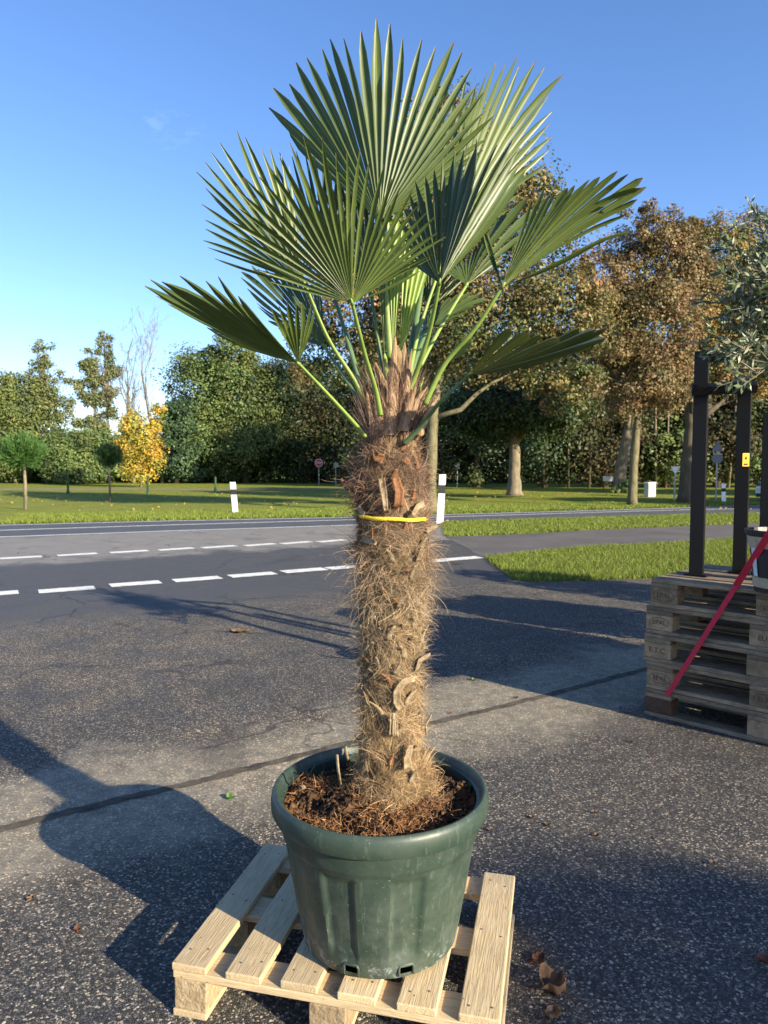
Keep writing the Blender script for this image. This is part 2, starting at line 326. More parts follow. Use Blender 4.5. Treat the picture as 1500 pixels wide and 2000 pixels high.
def grass_mat(name):
    m = bpy.data.materials.new(name); m.use_nodes = True; N, L = nodes(m); b = N['Principled BSDF']
    tcn = N.new('ShaderNodeTexCoord'); P = tcn.outputs['Object']
    def noise(sc, det=6, ro=.65):
        n = N.new('ShaderNodeTexNoise'); n.inputs['Scale'].default_value = sc; n.inputs['Detail'].default_value = det; n.inputs['Roughness'].default_value = ro
        L.new(P, n.inputs['Vector']); return n.outputs['Fac']
    c = ramp(N, L, noise(.8), [(.3,(.14,.17,.025)),(.5,(.18,.21,.032)),(.7,(.23,.23,.045))])
    c = mixc(N, L, 1.0, c, ramp(N, L, noise(30, 3), [(.3,(.55,.55,.5)),(.7,(1.45,1.4,1.3))]), 'MULTIPLY')
    lf = ramp(N, L, noise(3.0, 9, .8), [(.62,(0,0,0)),(.70,(.7,.7,.7))])
    c = mixc(N, L, lf, c, (.22,.14,.05))
    L.new(c, b.inputs['Base Color']); b.inputs['Roughness'].default_value = .85; b.inputs['Specular IOR Level'].default_value = .15
    bu = N.new('ShaderNodeBump'); bu.inputs['Strength'].default_value = .8; bu.inputs['Distance'].default_value = .05; L.new(noise(22, 4), bu.inputs['Height']); L.new(bu.outputs['Normal'], b.inputs['Normal'])
    return m

M = {}
M['yard'] = asphalt_yard()
M['road'] = pmat('road_asphalt', (.075,.08,.088), .8, .3, noise=.14, nscale=1.3, bump=.15, bscale=120)
M['path'] = pmat('cycle_path_asphalt', (.105,.095,.09), .85, .3, noise=.22, nscale=.9, bump=.2, bscale=90)
M['track'] = pmat('track_gravel', (.20,.155,.11), .9, noise=.2, nscale=.5)
M['paint'] = pmat('road_paint', (.50,.49,.45), .7, col2=(.78,.77,.72), nscale=9, bump=.2, bscale=60)
M['joint'] = pmat('joint_filler', (.040,.036,.031), .95, .15, col2=(.13,.11,.085), nscale=11, bump=.6, bscale=50)
M['grass'] = grass_mat('lawn')
M['blade'] = pmat('grass_blade', (.1,.16,.03), .6, .3, tint=True, trans=.35)
M['leaf'] = pmat('tree_leaf', (.1,.1,.1), .55, .35, tint=True, trans=.30)
M['olive'] = pmat('olive_leaf', (.1,.1,.1), .45, .4, tint=True, trans=.15)
M['bark'] = pmat('bark_greenish', (.075,.068,.035), .9, .2, col2=(.20,.175,.10), nscale=9, bump=.8, bscale=14, stretch=(1,1,.35))
M['bark_dark'] = pmat('bark_dark', (.06,.05,.035), .9, .2, col2=(.13,.105,.07), nscale=6, bump=.8, bscale=14, stretch=(1,1,.35))
M['bark_pale'] = pmat('bark_pale', (.11,.09,.06), .9, .2, col2=(.25,.21,.15), nscale=9, bump=.5, bscale=14, stretch=(1,1,.35))
M['stake'] = pmat('green_stake', (.035,.08,.035), .8, noise=.2)
M['newwood'] = wood_mat('fresh_pine', (.53,.42,.255), (.46,.33,.18), (.17,.09,.04), dirt=.18)
M['oldwood'] = wood_mat('weathered_pine', (.30,.225,.145), (.17,.12,.078), (.07,.045,.03), rnd=.3, dirt=.55)
M['block'] = pmat('chipboard_block', (.22,.16,.09), .85, .2, col2=(.38,.29,.18), nscale=55, bump=.6, bscale=70, rnd=.2)
M['oldblock'] = pmat('old_block', (.18,.125,.075), .85, .2, col2=(.33,.245,.155), nscale=26, bump=.6, bscale=60, rnd=.3)
M['wetblock'] = pmat('wet_block', (.055,.028,.018), .7, .3, col2=(.10,.06,.04), nscale=20, bump=.4, rnd=.1)
M['mark'] = pmat('burnt_mark', (.085,.058,.038), .9)
M['nail'] = pmat('nail_steel', (.16,.14,.12), .6, metal=.3)
M['pot'] = pot_mat()
M['soil'] = pmat('potting_soil', (.030,.018,.010), .95, .15, col2=(.12,.062,.028), nscale=22, bump=1.0, bscale=45)
M['coir'] = pmat('coir', (.2,.1,.05), .85, .2, tint=True)
M['fibre'] = pmat('palm_fibre', (.3,.2,.1), .8, .25, tint=True, trans=.12)
M['trunk'] = pmat('palm_trunk', (.055,.036,.02), .95, .15, col2=(.26,.175,.09), nscale=18, bump=1.0, bscale=45, stretch=(1,1,.6))
M['stub'] = pmat('dry_stub', (.13,.09,.05), .85, .2, col2=(.36,.28,.18), nscale=38, bump=.3, bscale=80, rnd=.15)
M['stub_brown'] = pmat('brown_stub', (.14,.06,.028), .75, .25, col2=(.27,.13,.06), nscale=26, bump=.3, bscale=80, rnd=.15)
M['sheath'] = pmat('papery_sheath', (.20,.11,.06), .8, .2, col2=(.42,.29,.18), nscale=22, bump=.4, bscale=60, rnd=.1, stretch=(3,3,.5), trans=.1)
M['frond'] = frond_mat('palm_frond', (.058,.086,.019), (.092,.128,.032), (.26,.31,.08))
M['frond_shaded'] = frond_mat('palm_frond_shaded', (.044,.068,.016), (.066,.096,.026), (.11,.15,.05), .12)  # frond green darkened for the fans that sit in shade
M['frond_young'] = frond_mat('palm_frond_young', (.17,.26,.045), (.26,.36,.065), (.32,.40,.10), .32)
M['petiole'] = pmat('petiole', (.15,.235,.045), .45, .4, col2=(.24,.33,.075), nscale=14)
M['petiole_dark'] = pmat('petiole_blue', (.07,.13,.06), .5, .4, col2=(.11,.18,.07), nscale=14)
M['yellow'] = pmat('yellow_ribbon', (.85,.62,.03), .4, noise=.08, nscale=20)
M['black'] = pmat('black_steel', (.004,.004,.005), .5, .3, noise=.2, nscale=9)
M['blackpot'] = pmat('black_plastic', (.014,.015,.018), .4, .45, noise=.3, nscale=12)
M['red'] = pmat('red_strap', (.50,.022,.055), .55, .3, bump=.3, bscale=200, noise=.12, nscale=30)
M['tape'] = pmat('hessian_tape', (.30,.25,.17), .8, col2=(.42,.36,.26), nscale=40, bump=.4)
M['film'] = pmat('clear_film', (.55,.60,.66), .25, .6)
M['white'] = pmat('white_plastic', (.78,.79,.80), .45, noise=.05)
M['whitepaint'] = pmat('white_car_paint', (.72,.73,.75), .25, .5, coat=.6)
M['rubber'] = pmat('rubber', (.02,.02,.022), .7)
M['glass'] = pmat('dark_glass', (.02,.025,.03), .08, .8)
M['grey'] = pmat('galvanised', (.34,.35,.36), .5, metal=.5)
M['signback'] = pmat('sign_back', (.13,.14,.16), .6, metal=.2)
M['signred'] = pmat('sign_red', (.50,.03,.03), .45)
M['cabinet'] = pmat('cabinet_grey', (.42,.43,.41), .6, noise=.06)
M['dryleaf'] = pmat('dry_leaf', (.085,.05,.03), .7, .3, col2=(.20,.12,.07), nscale=22, rnd=.25)
M['redleaf'] = pmat('red_leaf_bit', (.13,.05,.03), .7, .3, rnd=.4)
M['pebble'] = pmat('pebble', (.3,.3,.3), .7, .3, tint=True)
M['weed'] = pmat('weed', (.10,.22,.04), .6, .3, trans=.3)
M['sticker'] = pmat('yellow_sticker', (.80,.50,.02), .5)

# ------------------------------------------------------------------ ground, road, markings
def sheet(name, pts, z, mat, jit=0.0, step=0.6, kind='structure'):
    out = []
    n = len(pts)
    for i in range(n):
        a = Vector((pts[i][0], pts[i][1], 0)); b = Vector((pts[(i+1) % n][0], pts[(i+1) % n][1], 0))
        k = max(1, min(120, int((b-a).length/step))) if jit and max(abs(a.x), abs(a.y), abs(b.x), abs(b.y)) < 45 else 1
        for j in range(k):
            p = a.lerp(b, j/k)
            if j: p = p + Vector((random.uniform(-jit, jit), random.uniform(-jit, jit), 0))
            out.append((p.x, p.y, z))
    me = bpy.data.meshes.new(name); me.from_pydata(out, [], [tuple(range(len(out)))]); me.update()
    o = link(name, me, mat)
    if kind: o['kind'] = kind
    return o
def ext(p, q, d):   # point d metres beyond q on the line p->q
    v = (q-p).normalized(); return q + v*d
MBg = MB(); MBg.add([(-900,-300,0),(900,-300,0),(900,1500,0),(-900,1500,0)], [(0,1,2,3)])
g = MBg.build('grass_field', M['grass']); g['kind'] = 'structure'

near = [gz(0,1050.5), gz(330,1038.5), gz(660,1028), gz(870,1020), gz(1150,1012), gz(1346,1006), gz(1477,1003)]
far = [gz(0,1024.5), gz(340,1016), gz(677,1009.5), gz(870,1004), gz(1150,996.5), gz(1348,990.5), gz(1490,987)]
mid = [gz(0,1036.5), gz(330,1026), gz(677,1016), gz(870,1010), gz(1150,1001.5), gz(1346,996), gz(1485,993)]
for L_ in (near, far, mid):
    L_.insert(0, ext(L_[1], L_[0], 60)); L_.append(ext(L_[-2], L_[-1], 150))
sheet('road', [tuple(p) for p in near] + [tuple(p) for p in reversed(far)], .006, M['road'], .03)
lawn_a = gz(946,1090); lawn_b = gz(1004,1134)
pathL = [gz(870,1048.5), gz(1010,1044), gz(1150,1036), gz(1346,1027.5), gz(1430,1024)]; pathL.append(ext(pathL[-2], pathL[-1], 60))
pathR = [lawn_a, gz(1070,1077), gz(1150,1069.5), gz(1250,1066), gz(1346,1060), gz(1453,1053)]; pathR.append(ext(pathR[-2], pathR[-1], 60))
sheet('cycle_path', [tuple(p) for p in pathL] + [tuple(p) for p in reversed(pathR)], .006, M['path'], .03)
yard = [(-60,-30),(60,-30),(60, gz(1500,1127).y - 2.0), tuple(gz(1500,1127)), tuple(gz(1260,1131)), tuple(gz(1120,1135)), tuple(gz(1040,1137)), tuple(lawn_b), tuple(gz(975,1112)), tuple(lawn_a), tuple(pathL[0]), tuple(gz(858,1021))]
yard += [tuple(p) for p in reversed(near[:4])]
sheet('yard_asphalt', [(p[0], p[1]) for p in yard], .004, M['yard'], .035, .25)
sheet('far_track', [(-90, 46.0), (2, 44.5), (2, 47.5), (-90, 50.0)], .008, M['track'], .1)
# road lines
def line(name, pts, w, label, off=0.0):
    vs = []; fs = []
    for i, p in enumerate(pts):
        d = (pts[min(i+1, len(pts)-1)] - pts[max(i-1, 0)]).normalized(); n = Vector((-d.y, d.x, 0))
        vs += [tuple(p + n*(off-w/2) + Vector((0,0,.010))), tuple(p + n*(off+w/2) + Vector((0,0,.010)))]
        if i: fs.append((2*i-2, 2*i, 2*i+1, 2*i-1))
    b = MB(); b.add(vs, fs); return tag(b.build(name, M['paint']), kind='structure')
line('road_edge_line', near, .13, '', .10)
line('road_centre_line', mid, .13, '')
line('road_edge_line', far, .12, '', -.35)
def dash(a, b, w, lab, grp, dmg):
    d = (b-a); n = Vector((-d.y, d.x, 0)).normalized()*w/2; k = 14; vs = []; fs = []
    for i in range(k+1):
        p = a + d*(i/k); j = random.uniform(.90, 1.0) if dmg else 1
        sk = (LDIR*0.10) if i in (0, k) else Vector((0,0,0))
        vs += [tuple(p - n*j + Vector((0,0,.009))), tuple(p + n*random.uniform(.9,1) + Vector((0,0,.009)))]
        if i: fs.append((2*i-2, 2*i, 2*i+1, 2*i-1))
    mb = MB(); mb.add(vs, fs); o = mb.build('marking_dash', M['paint'])
    return tag(o, lab, 'road marking', grp)
ORD = ['leftmost','second','third','fourth','fifth','sixth','seventh','eighth','ninth','tenth','eleventh']
nearD = [(-60,36,1161),(75,185,1152.5),(215,313,1141),(340,430,1132),(450,536,1123.5),(555,634,1115),(643,718,1108.5),(730,795,1103),(805,862,1098),(868,935,1092)]
for i, (a, b, y) in enumerate(nearD):
    A = gz(a, y+4); B = gz(b, y-3.5)
    A = LN*LN.dot((A+B)/2)+LDIR*LDIR.dot(A); B = LN*LN.dot((A+B)/2)+LDIR*LDIR.dot(B)
    dash(A, B, .28, (ORD[i]+' dash from the left in the nearer dashed white line'), 'white dashes of the nearer crossing line', True)
farD = [(-105,-25,1094),(0,82,1089.5),(112,190,1083.5),(215,289,1078),(310,377,1073),(395,460,1068.5),(478,536,1064.5),(550,606,1060.5),(622,672,1057),(690,735,1054),(752,795,1051)]
for i, (a, b, y) in enumerate(farD):
    A = gz(a, y+2.5); B = gz(b, y-2)
    dash(A, B, .24, (ORD[i]+' dash from the left in the farther dashed white line'), 'white dashes of the farther crossing line', True)
# old joint in the asphalt
pts = [gz(-60,1640), gz(0,1622), gz(120,1592), gz(250,1560), gz(390,1528), gz(530,1492), gz(690,1452), gz(860,1410), gz(955,1388), gz(1060,1362), gz(1160,1335), gz(1250,1311), gz(1400,1280)]
vs = []; fs = []; fine_pts = []
for a, b in zip(pts[:-1], pts[1:]):
    for j in range(10): fine_pts.append(a.lerp(b, j/10))
for i, p in enumerate(fine_pts):
    d = (fine_pts[min(i+1,len(fine_pts)-1)]-fine_pts[max(i-1,0)]).normalized(); n = Vector((-d.y,d.x,0))
    w1 = .026+random.uniform(-.007,.008); w2 = .026+random.uniform(-.007,.008)
    vs += [tuple(p-n*w1+Vector((0,0,.0065))), tuple(p+n*w2+Vector((0,0,.0065)))]
    if i: fs.append((2*i-2,2*i,2*i+1,2*i-1))
jb = MB(); jb.add(vs, fs); tag(jb.build('asphalt_joint', M['joint']), kind='structure')

# loose grit proud of the asphalt near the camera
def pebbles(n=5200):
    tgt = []
    while len(tgt) < n:
        px = random.uniform(-60,1560); py = 1180+random.random()**.8*860; p = gz(px, py)
        if random.random() < min(1, (2.6/p.y)): tgt.append(p)
    base = np.array([(1,0,0),(.3,.9,0),(-.8,.55,0),(-.85,-.5,0),(.25,-.95,0),(0,0,.75),(.1,.1,-.3)])
    F = np.array([(0,1,5),(1,2,5),(2,3,5),(3,4,5),(4,0,5)])
    V = []; Fs = []; T = []
    for i, p in enumerate(tgt):
        s = random.uniform(.0018,.0042)*(1.5 if random.random()<.05 else 1); a = random.uniform(0,6.28); c, sn = math.cos(a), math.sin(a)
        b = base*np.array([s*random.uniform(.8,1.5), s, s*.8]); b = np.stack([b[:,0]*c-b[:,1]*sn, b[:,0]*sn+b[:,1]*c, b[:,2]],1)
        V.append(b+np.array([p.x,p.y,.004])); Fs.append(F+7*i)
        col = random.choice([(.10,.10,.10),(.07,.07,.08),(.16,.14,.12),(.05,.05,.06),(.28,.23,.16),(.12,.10,.09),(.36,.33,.28)])
        T.append(np.tile(col,(7,1)))
    return tag(link('loose_grit', np_mesh('loose_grit', np.concatenate(V), np.concatenate(Fs), np.concatenate(T)), M['pebble']), 'loose pale grit scattered over the coarse asphalt in front', 'grit', kind='stuff')
pebbles()

# grass blades
def inpoly(P, poly):
    x, y = P[:,0], P[:,1]; ins = np.zeros(len(P), bool); n = len(poly)
    for i in range(n):
        x0, y0 = poly[i]; x1, y1 = poly[(i+1)%n]
        c = ((y0 > y) != (y1 > y)) & (x < (x1-x0)*(y-y0)/(y1-y0+1e-12)+x0); ins ^= c
    return ins
def grass(name, poly, n, h, label, w=.006, tone=1.0):
    poly = [(p[0], p[1]) for p in poly]; xs = [p[0] for p in poly]; ys = [p[1] for p in poly]
    P = np.stack([RNG.uniform(min(xs), max(xs), n*4), RNG.uniform(min(ys), max(ys), n*4)], 1); P = P[inpoly(P, poly)][:n]; n = len(P)
    hh = h*RNG.uniform(.5,1.4,n); a = RNG.uniform(0,6.28,n); lean = RNG.normal(0,.45,(n,2))*hh[:,None]
    side = np.stack([np.cos(a), np.sin(a)],1)*w*RNG.uniform(.7,1.5,n)[:,None]
    z0 = np.zeros(n)
    A = np.concatenate([P-side, z0[:,None]],1); B = np.concatenate([P+side, z0[:,None]],1); C = np.concatenate([P+lean, hh[:,None]],1)
    V = np.stack([A,B,C],1).reshape(-1,3); F = np.arange(3*n).reshape(-1,3)
    t = np.array([(.16,.21,.03)])*tone*RNG.uniform(.6,1.5,(n,1)); y = RNG.random(n)<.15; t[y] = np.array([.24,.22,.07])*RNG.uniform(.6,1.2,(y.sum(),1))
    return tag(link(name, np_mesh(name, V, F, np.repeat(t,3,0)), M['blade']), label, 'grass', kind='stuff')
grass('grass', [p for p in pathR[:6]] + [gz(1560,1047), gz(1560,1126), gz(1260,1131), gz(1120,1135), gz(1040,1137), lawn_b, gz(975,1112)], 60000, .06, 'short bright grass between the cycle path and the yard')
grass('grass', [p for p in near[4:8]] + [gz(1500,1021)] + [p for p in reversed(pathL[:5])] + [gz(862,1022)], 36000, .06, 'strip of verge grass between road and cycle path', .010)
fl = far[1:8]
grass('grass', [p for p in fl] + [p + Vector((-1.2, 3.2, 0)) for p in reversed(fl)], 70000, .085, 'taller verge grass along the far side of the road', .014, 1.1)

# fallen leaves on the far lawns
def leaf_litter(name, poly, n, s, label, cols):
    poly = [(p[0], p[1]) for p in poly]; xs = [p[0] for p in poly]; ys = [p[1] for p in poly]
    P = np.stack([RNG.uniform(min(xs), max(xs), n*4), RNG.uniform(min(ys), max(ys), n*4)], 1); P = P[inpoly(P, poly)][:n]; n = len(P)
    c = np.concatenate([P, np.full((n,1), .05)],1); nrm = unit(np.array([[0,0,1.]])+RNG.normal(0,.6,(n,3)))
    u = unit(np.cross(nrm, RNG.normal(0,1,(n,3)))); v = np.cross(nrm,u); ss = (s*RNG.uniform(.6,1.4,n))[:,None]
    V = np.stack([c-u*ss, c-v*ss*.6, c+u*ss, c+v*ss*.6],1).reshape(-1,3); F = np.arange(4*n).reshape(-1,4)
    t = np.array(cols)[RNG.integers(0,len(cols),n)]*RNG.uniform(.7,1.3,(n,1))
    return tag(link(name, np_mesh(name, V, F, np.repeat(t,4,0)), M['leaf']), label, 'leaves', kind='stuff')
leaf_litter('leaf_litter', [(-20,22),(30,22),(40,40),(-20,40)], 1700, .045, 'fallen yellow and brown leaves strewn over the far lawn', [(.45,.30,.06),(.30,.16,.05),(.35,.26,.09)])

# ------------------------------------------------------------------ trees
def leaf_cloud(name, C, nrm, size, tint, mat, parent=None, asp=.62):
    n = len(C); u = unit(np.cross(nrm, RNG.normal(0,1,(n,3)))); v = np.cross(nrm,u); s = size[:,None]
    V = np.stack([C-u*s, C-v*s*asp, C+u*s, C+v*s*asp],1).reshape(-1,3)
    F = np.arange(4*n).reshape(-1,4)
    return link(name, np_mesh(name, V, F, np.repeat(tint,4,0)), mat, parent)
PAL = {
 'maple': [(.19,.155,.05),(.10,.12,.035),(.21,.12,.05),(.25,.18,.07),(.085,.10,.03),(.22,.18,.065),(.07,.09,.03)],
 'brown': [(.19,.12,.055),(.16,.10,.05),(.22,.155,.065),(.15,.12,.05),(.23,.17,.085),(.11,.11,.04)],
 'orange': [(.26,.15,.05),(.20,.15,.045),(.13,.13,.035),(.28,.19,.06),(.10,.11,.03)],
 'green': [(.095,.145,.045),(.12,.17,.05),(.08,.12,.04),(.145,.18,.055)],
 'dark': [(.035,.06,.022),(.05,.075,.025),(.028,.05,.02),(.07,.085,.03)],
 'bluegreen': [(.055,.10,.045),(.07,.12,.05),(.045,.085,.04)],
 'olivegreen': [(.11,.145,.042),(.135,.17,.048),(.095,.125,.04),(.165,.18,.055)],
 'yellow': [(.44,.31,.035),(.38,.32,.05),(.40,.23,.035),(.27,.29,.05)],
 'alder': [(.14,.17,.07),(.16,.18,.07),(.11,.14,.055),(.19,.18,.08)],
 'darkbrown': [(.05,.055,.022),(.08,.055,.025),(.04,.045,.018),(.10,.08,.03)],
}
def tree(name, label, base, trunk, lobes, n, leaf, pal, bark='bark', cat='tree', group=None, clump=.20, pal2=None, limbs=10, flat=.8, depthk=1.0, parent_leaf='crown', ground=True):
    """base px,py of the foot; trunk [(px,py,halfwidth_px)...]; lobes [(px,py,rx,ry)...]"""
    foot = gz(*base); Y = foot.y; m = Y*1.0/FPX*1.001; n = int(n*1.75); leaf *= .60
    root = empty(name, tuple(foot), label=label, cat=cat, group=group)
    O = np.array(foot)
    Lc = []; vol = []
    for i, (cx, cy, rx, ry) in enumerate(lobes):
        c = at(cx, cy, Y); dz = random.uniform(-.25,.25)*rx*m*depthk
        Lc.append((np.array(c)+np.array([0,dz,0]), np.array([rx*m, rx*m*.85*depthk, ry*m]))); vol.append((rx*ry)**1.0)
    vol = np.array(vol)/sum(vol); CC = []; TT = []; NN = []; SS = []; cl_all = []
    palA = np.array(PAL[pal])
    for (c, r), f in zip(Lc, vol):
        nl = int(n*f); nc = max(8, int(nl/170)); d = unit(RNG.normal(0,1,(nc,3))); rad = RNG.uniform(.25,1,nc)**.45
        cc = c + d*rad[:,None]*r; cr_ = clump*(r.mean())*RNG.uniform(.6,1.5,nc); cl_all.append(cc)
        idx = RNG.integers(0,nc,nl); off = RNG.normal(0,1,(nl,3)); off /= np.maximum(1, np.linalg.norm(off,axis=1,keepdims=True)/1.9)
        p = cc[idx] + off*cr_[idx][:,None]*np.array([1,1,flat])
        nn = unit(unit(off)*.8 + np.array([0,0,.5]) + unit(p-c)*.5 + RNG.normal(0,.65,(nl,3)))
        ci = RNG.integers(0,len(palA),nc); tint = (palA[ci]*RNG.uniform(.62,1.35,(nc,1)))[idx]
        sw = RNG.random(nl)<.22; tint = np.where(sw[:,None], palA[RNG.integers(0,len(palA),nl)], tint)
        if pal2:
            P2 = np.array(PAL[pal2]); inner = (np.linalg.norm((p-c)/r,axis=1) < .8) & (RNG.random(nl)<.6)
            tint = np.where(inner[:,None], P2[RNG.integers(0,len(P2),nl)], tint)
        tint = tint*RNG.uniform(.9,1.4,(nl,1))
        CC.append(p); TT.append(tint); NN.append(nn); SS.append(leaf*RNG.uniform(.6,1.4,nl))
    C = np.concatenate(CC); keep = C[:,2] > .15
    o = leaf_cloud(parent_leaf, C[keep]-O, np.concatenate(NN)[keep], np.concatenate(SS)[keep], np.concatenate(TT)[keep], M['leaf'], root)
    if trunk:
        mb = MB(); P = [at(x, y, Y) for x, y, w in trunk]; rr = [w*m for x, y, w in trunk]
        P[0].z = -.05; Q = []; RR = []
        for i in range(len(P)-1):
            for j in range(4):
                t = j/4; Q.append(P[i].lerp(P[i+1], t)+Vector((random.uniform(-.1,.1), random.uniform(-.1,.1), 0))*rr[i]*.5-foot); RR.append((rr[i]*(1-t)+rr[i+1]*t)*random.uniform(.94,1.06))
        Q.append(P[-1]-foot); RR.append(rr[-1]); RR[0] *= 1.35; mb.tube(Q, RR, 10)
        allc = np.concatenate(cl_all)
        for k in range(limbs):
            tgt = Vector(allc[RNG.integers(0,len(allc))]) - foot; s_i = random.randint(len(Q)//2, len(Q)-1); st = Q[s_i]
            mid_ = st.lerp(tgt, .5)+Vector((random.uniform(-1,1),random.uniform(-1,1),random.uniform(-.2,.8)))*(tgt-st).length*.12
            r0 = RR[s_i]*.5; pts_ = []; 
            for j in range(7):
                t = j/6; pts_.append(st*(1-t)**2+mid_*2*t*(1-t)+tgt*t*t)
            mb.tube(pts_, [max(.012, r0*(1-.85*j/6)) for j in range(7)], 6)
        mb.build('trunk', M[bark], root, smooth=True)
    return root
def trunk_limb(root, pts, Y, w, mat):   # a limb one can pick out in the photograph
    foot = root.location; mb = MB(); m = Y/FPX
    mb.tube([at(x, y, Y)-foot for x, y in pts], [w*m*(1-.7*i/(len(pts)-1)) for i in range(len(pts))], 8)
    return mb.build('limb', mat, root, smooth=True)

# the big maple behind the palm
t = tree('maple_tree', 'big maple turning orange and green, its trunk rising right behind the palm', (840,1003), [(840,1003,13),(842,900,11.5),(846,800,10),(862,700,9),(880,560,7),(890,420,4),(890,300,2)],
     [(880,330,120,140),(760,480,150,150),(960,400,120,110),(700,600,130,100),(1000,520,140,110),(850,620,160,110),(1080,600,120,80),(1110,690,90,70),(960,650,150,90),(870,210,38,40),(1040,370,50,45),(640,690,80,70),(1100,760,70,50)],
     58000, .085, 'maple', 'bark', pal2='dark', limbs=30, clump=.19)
trunk_limb(t, [(850,815),(900,800),(930,770),(960,748),(1010,725)], gz(840,1003).y, 6, M['bark'])
tree('brown_tree', 'tall russet brown tree with slender yellowish trunk right of the maple', (1234,989), [(1234,989,9),(1238,900,8),(1245,820,7),(1250,700,6),(1258,560,4),(1262,430,2)],
     [(1262,450,58,50),(1225,540,80,90),(1310,520,80,90),(1180,640,70,90),(1270,640,100,100),(1350,560,55,80),(1230,740,100,80),(1310,720,70,80),(1165,560,40,60)],
     40000, .085, 'brown', 'bark', limbs=40, clump=.155)
tree('leaning_tree', 'leaning pale trunk just left of the slender russet tree', (1207,962), [(1207,962,12),(1212,920,11),(1225,850,9),(1240,780,7),(1245,700,5)],
     [(1245,700,60,60),(1200,760,60,50)], 7000, .14, 'brown', 'bark_pale', limbs=5)
t = tree('roadside_tree', 'thick dark forked trunk under orange leaves, behind the black frame', (1338,984), [(1338,984,14),(1343,900,12),(1350,830,11),(1345,790,10),(1335,740,7)],
     [(1400,500,70,70),(1360,600,80,80),(1450,600,80,90),(1400,700,80,60),(1340,460,35,40),(1480,500,60,80),(1480,720,60,60)],
     36000, .085, 'orange', 'bark_dark', limbs=22, clump=.18, pal2='green')
trunk_limb(t, [(1350,835),(1385,805),(1410,785),(1440,740)], gz(1338,984).y, 8, M['bark_dark'])
tree('oak_tree', 'oak with thick pale trunk and low dark green crown across the lawn', (1005,967), [(1005,967,15),(1004,930,12),(1006,880,11),(1002,840,9),(1010,780,6)],
     [(1010,780,120,60),(930,800,70,50),(1090,800,80,50),(1000,720,110,50),(960,840,60,25)], 26000, .13, 'dark', 'bark_pale', limbs=14)
# left-hand trees
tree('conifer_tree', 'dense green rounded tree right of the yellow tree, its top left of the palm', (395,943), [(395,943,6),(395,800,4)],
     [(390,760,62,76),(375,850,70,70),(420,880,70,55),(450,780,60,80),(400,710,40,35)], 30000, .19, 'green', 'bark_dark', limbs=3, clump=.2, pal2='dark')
tree('conifer_tree', 'tall green tree with yellowish top just left of the drooping palm leaf', (480,943), [(480,943,6),(480,800,4)],
     [(465,690,42,40),(480,770,75,80),(500,860,80,70),(450,900,60,40),(540,800,50,80)], 32000, .19, 'olivegreen', 'bark_dark', limbs=3, clump=.2, pal2='green')
tree('conifer_tree', 'shaded dark green tree immediately left of the palm trunk', (590,943), [(590,943,6),(590,800,4)],
     [(570,760,60,70),(600,840,70,80),(640,780,60,80),(660,860,60,70),(560,890,60,45)], 26000, .19, 'dark', 'bark_dark', limbs=3, clump=.2)
tree('conifer_tree', 'bluish green low tree between the yellow tree and the rounded one', (345,944), [(345,944,5),(345,880,4)],
     [(350,830,42,55),(345,890,48,45),(380,900,45,40)], 14000, .18, 'bluegreen', 'bark_dark', limbs=2)
tree('yellow_tree', 'small bright yellow autumn tree in front of the green hedge', (275,951), [(275,951,3),(275,880,2)],
     [(258,825,17,20),(280,850,20,22),(255,870,20,22),(285,890,22,24),(252,905,17,18),(300,835,12,16),(272,922,22,12),(310,800,10,11),(244,848,9,12),(304,905,12,14),(295,870,14,14)], 8500, .13, 'yellow', 'bark_pale', limbs=9, clump=.55, pal2='olivegreen', flat=1)
for lab, base, lob, tr in (
   ('tall thin leafy tree furthest left, rising out of the big bush', (92,944), [(85,690,22,22),(70,725,28,22),(105,730,26,26),(90,770,40,28),(115,800,28,30),(60,760,22,25)], [(92,944,3),(90,820,2.6),(85,680,1)]),
   ('tall airy thin-crowned tree just left of the bare trees, right one of its pair', (212,944), [(202,675,18,22),(210,720,26,26),(205,770,30,26),(215,820,24,26)], [(212,944,3),(210,800,2.5),(203,660,1)]),
   ('tall airy tree with thin crown, left twin beside the other', (188,944), [(178,700,20,22),(165,735,26,20),(180,775,30,22),(172,820,34,22)], [(188,944,3),(186,800,2.5),(178,685,1)])):
    tree('alder_tree', lab, base, tr, [(x+random.uniform(-1,1)*rx*.85, y+random.uniform(-22,22), rx*.34, ry*.26) for x, y, rx, ry in lob for q in range(9)], 5200, .15, 'alder', 'bark_pale', limbs=40, group='thin tall trees on the left', clump=.6, flat=.7)
tree('broad_bush', 'big dark green bushy tree at the left edge', (30,944), [(30,944,4),(30,860,3)],
     [(40,790,60,60),(0,800,60,70),(20,870,70,60),(85,850,45,60),(-40,840,50,80)], 30000, .18, 'olivegreen', 'bark_dark', cat='tree', limbs=3, pal2='dark')
tree('hedge_bush', 'broad green hedge bush below the thin trees, left of the yellow tree', (165,945), [(165,945,3),(165,910,2)],
     [(130,890,50,45),(180,885,50,42),(215,895,34,40),(150,918,60,26)], 26000, .17, 'green', 'bark_dark', cat='bush', limbs=3, pal2='dark')
